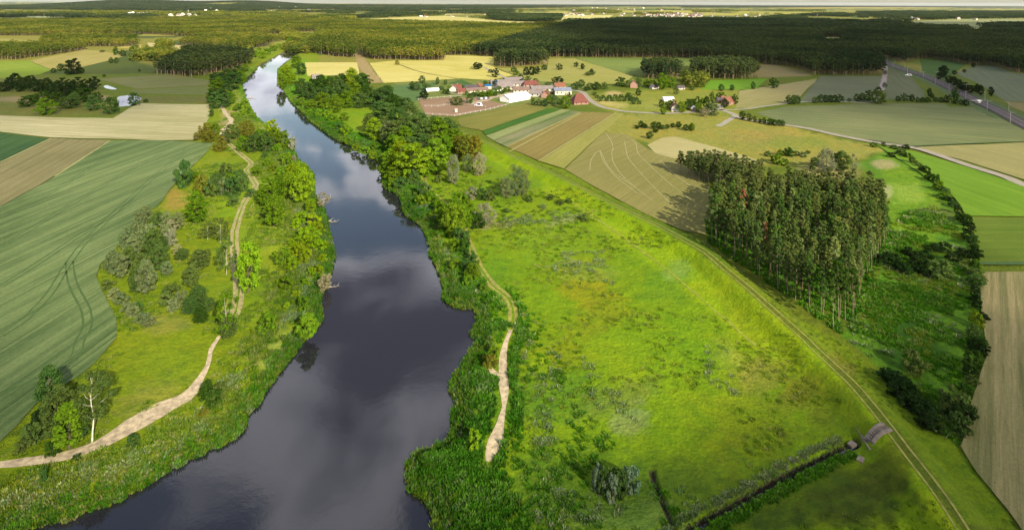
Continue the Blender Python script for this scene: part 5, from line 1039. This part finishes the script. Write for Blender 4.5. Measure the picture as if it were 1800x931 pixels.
fallen(566, 352, 50, 'bare white branches reaching up from the left bank', .9)
fallen(434, 173, 0, 'dark branch lying in the upper reach of the river', 1.3)

# ------------------------------------------------------------------ clouds that shade parts of the land, two of them added to darken the lower corners (they float behind and to the right of the drone)
def cloud(poly, alt, label, dens=1.0, soft=120.0, seed=1, n=70, wob=1.0):
    g = G(poly); off = np.array([SUNDIR.x, SUNDIR.y])/SUNDIR.z*alt; mn = g.min(0)-soft*1.6; mx_ = g.max(0)+soft*1.6
    gx = np.linspace(mn[0], mx_[0], n); gy = np.linspace(mn[1], mx_[1], n); X, Y = np.meshgrid(gx, gy)
    sd = dist(X, Y, g, True)*np.where(inside(X, Y, g), 1, -1)+(fbm(X/soft/1.5, Y/soft/1.5, seed)-.47)*soft*1.6*wob
    k = sstep(-soft, soft, sd)*dens
    th = min(1.0, soft/60)*(6+60*k*fbm(X/soft, Y/soft, seed+4))
    top = np.stack([X+off[0], Y+off[1], alt+th], -1).reshape(-1, 3); bot = np.stack([X+off[0], Y+off[1], alt-8*k], -1).reshape(-1, 3)
    id_ = np.arange(n*n).reshape(n, n); q = np.stack([id_[:-1, :-1], id_[:-1, 1:], id_[1:, 1:], id_[1:, :-1]], -1).reshape(-1, 4)
    keep = (k.ravel()[q].max(1) > .004); q = q[keep]
    me = mesh_from('cloud', np.concatenate([top, bot]), np.concatenate([q, q[:, ::-1]+n*n]), MAT['cloud'], True)
    kk = 1-np.sqrt(np.clip(1-np.tile(k.ravel(), 2), 0, 1)); cc = np.stack([kk]*3+[np.ones_like(kk)], 1)
    if len(me.vertices) == len(kk):
        me.color_attributes.new('cover', 'FLOAT_COLOR', 'POINT').data.foreach_set('color', cc.astype(np.float32).ravel())
    return setp(link('cloud', me), label, 'cloud')
m = bpy.data.materials.new('cloud_mist'); m.use_nodes = True; t = m.node_tree; t.nodes.clear()
at = N(t, 'ShaderNodeAttribute', attribute_name='cover'); di = N(t, 'ShaderNodeBsdfDiffuse'); di.inputs[0].default_value = (.8, .8, .82, 1); tp = N(t, 'ShaderNodeBsdfTransparent')
ms = N(t, 'ShaderNodeMixShader'); L(t, at.outputs['Fac'], ms.inputs[0]); L(t, tp.outputs[0], ms.inputs[1]); L(t, di.outputs[0], ms.inputs[2]); L(t, ms.outputs[0], N(t, 'ShaderNodeOutputMaterial').inputs[0])
MAT['cloud'] = m
cloud("900,48 985,62 1000,90 1015,97 1215,104 1330,122 1392,180 1560,205 1800,232 2300,255 2700,120 2500,42 1500,38 1100,38", 900, 'broad grey cloud whose shadow lies on the dark wood at the right', .80, 55, 3, 150)
cloud("-500,132 100,128 250,118 330,92 440,100 425,150 370,180 240,200 100,205 -500,212", 900, 'small cloud whose shadow lies on the ponds at the left', .42, 35, 5, 90)
cloud("700,1200 800,1000 960,960 1150,900 1330,800 1450,750 1560,690 1650,640 1680,520 1725,440 1900,560 2600,1040 2600,1300", 420, 'thin unseen cloud added to darken the lower right corner', .84, 16, 7, 110)  # unseen helper, outline stretched to darken the bottom right of the view
cloud("-900,560 0,590 90,650 150,730 110,800 30,850 200,935 600,1010 700,1300 -900,1300", 420, 'thin unseen cloud added to dim the lower left corner', .38, 14, 9, 110)  # unseen helper, put in only to dim the bottom left of the view

# ------------------------------------------------------------------ the air
def haze():
    o = MB().box(-70000, 70000, -4000, 70000, -8, 260).build('haze', None)
    m = bpy.data.materials.new('haze'); m.use_nodes = True; t = m.node_tree; t.nodes.clear()
    v = N(t, 'ShaderNodeVolumePrincipled'); v.inputs['Color'].default_value = (.78, .84, .84, 1); v.inputs['Density'].default_value = HAZE; v.inputs['Anisotropy'].default_value = .2
    L(t, v.outputs[0], N(t, 'ShaderNodeOutputMaterial').inputs['Volume']); o.data.materials.clear(); o.data.materials.append(m); setp(o, kind='stuff')
HAZE = 0.85e-5
haze()
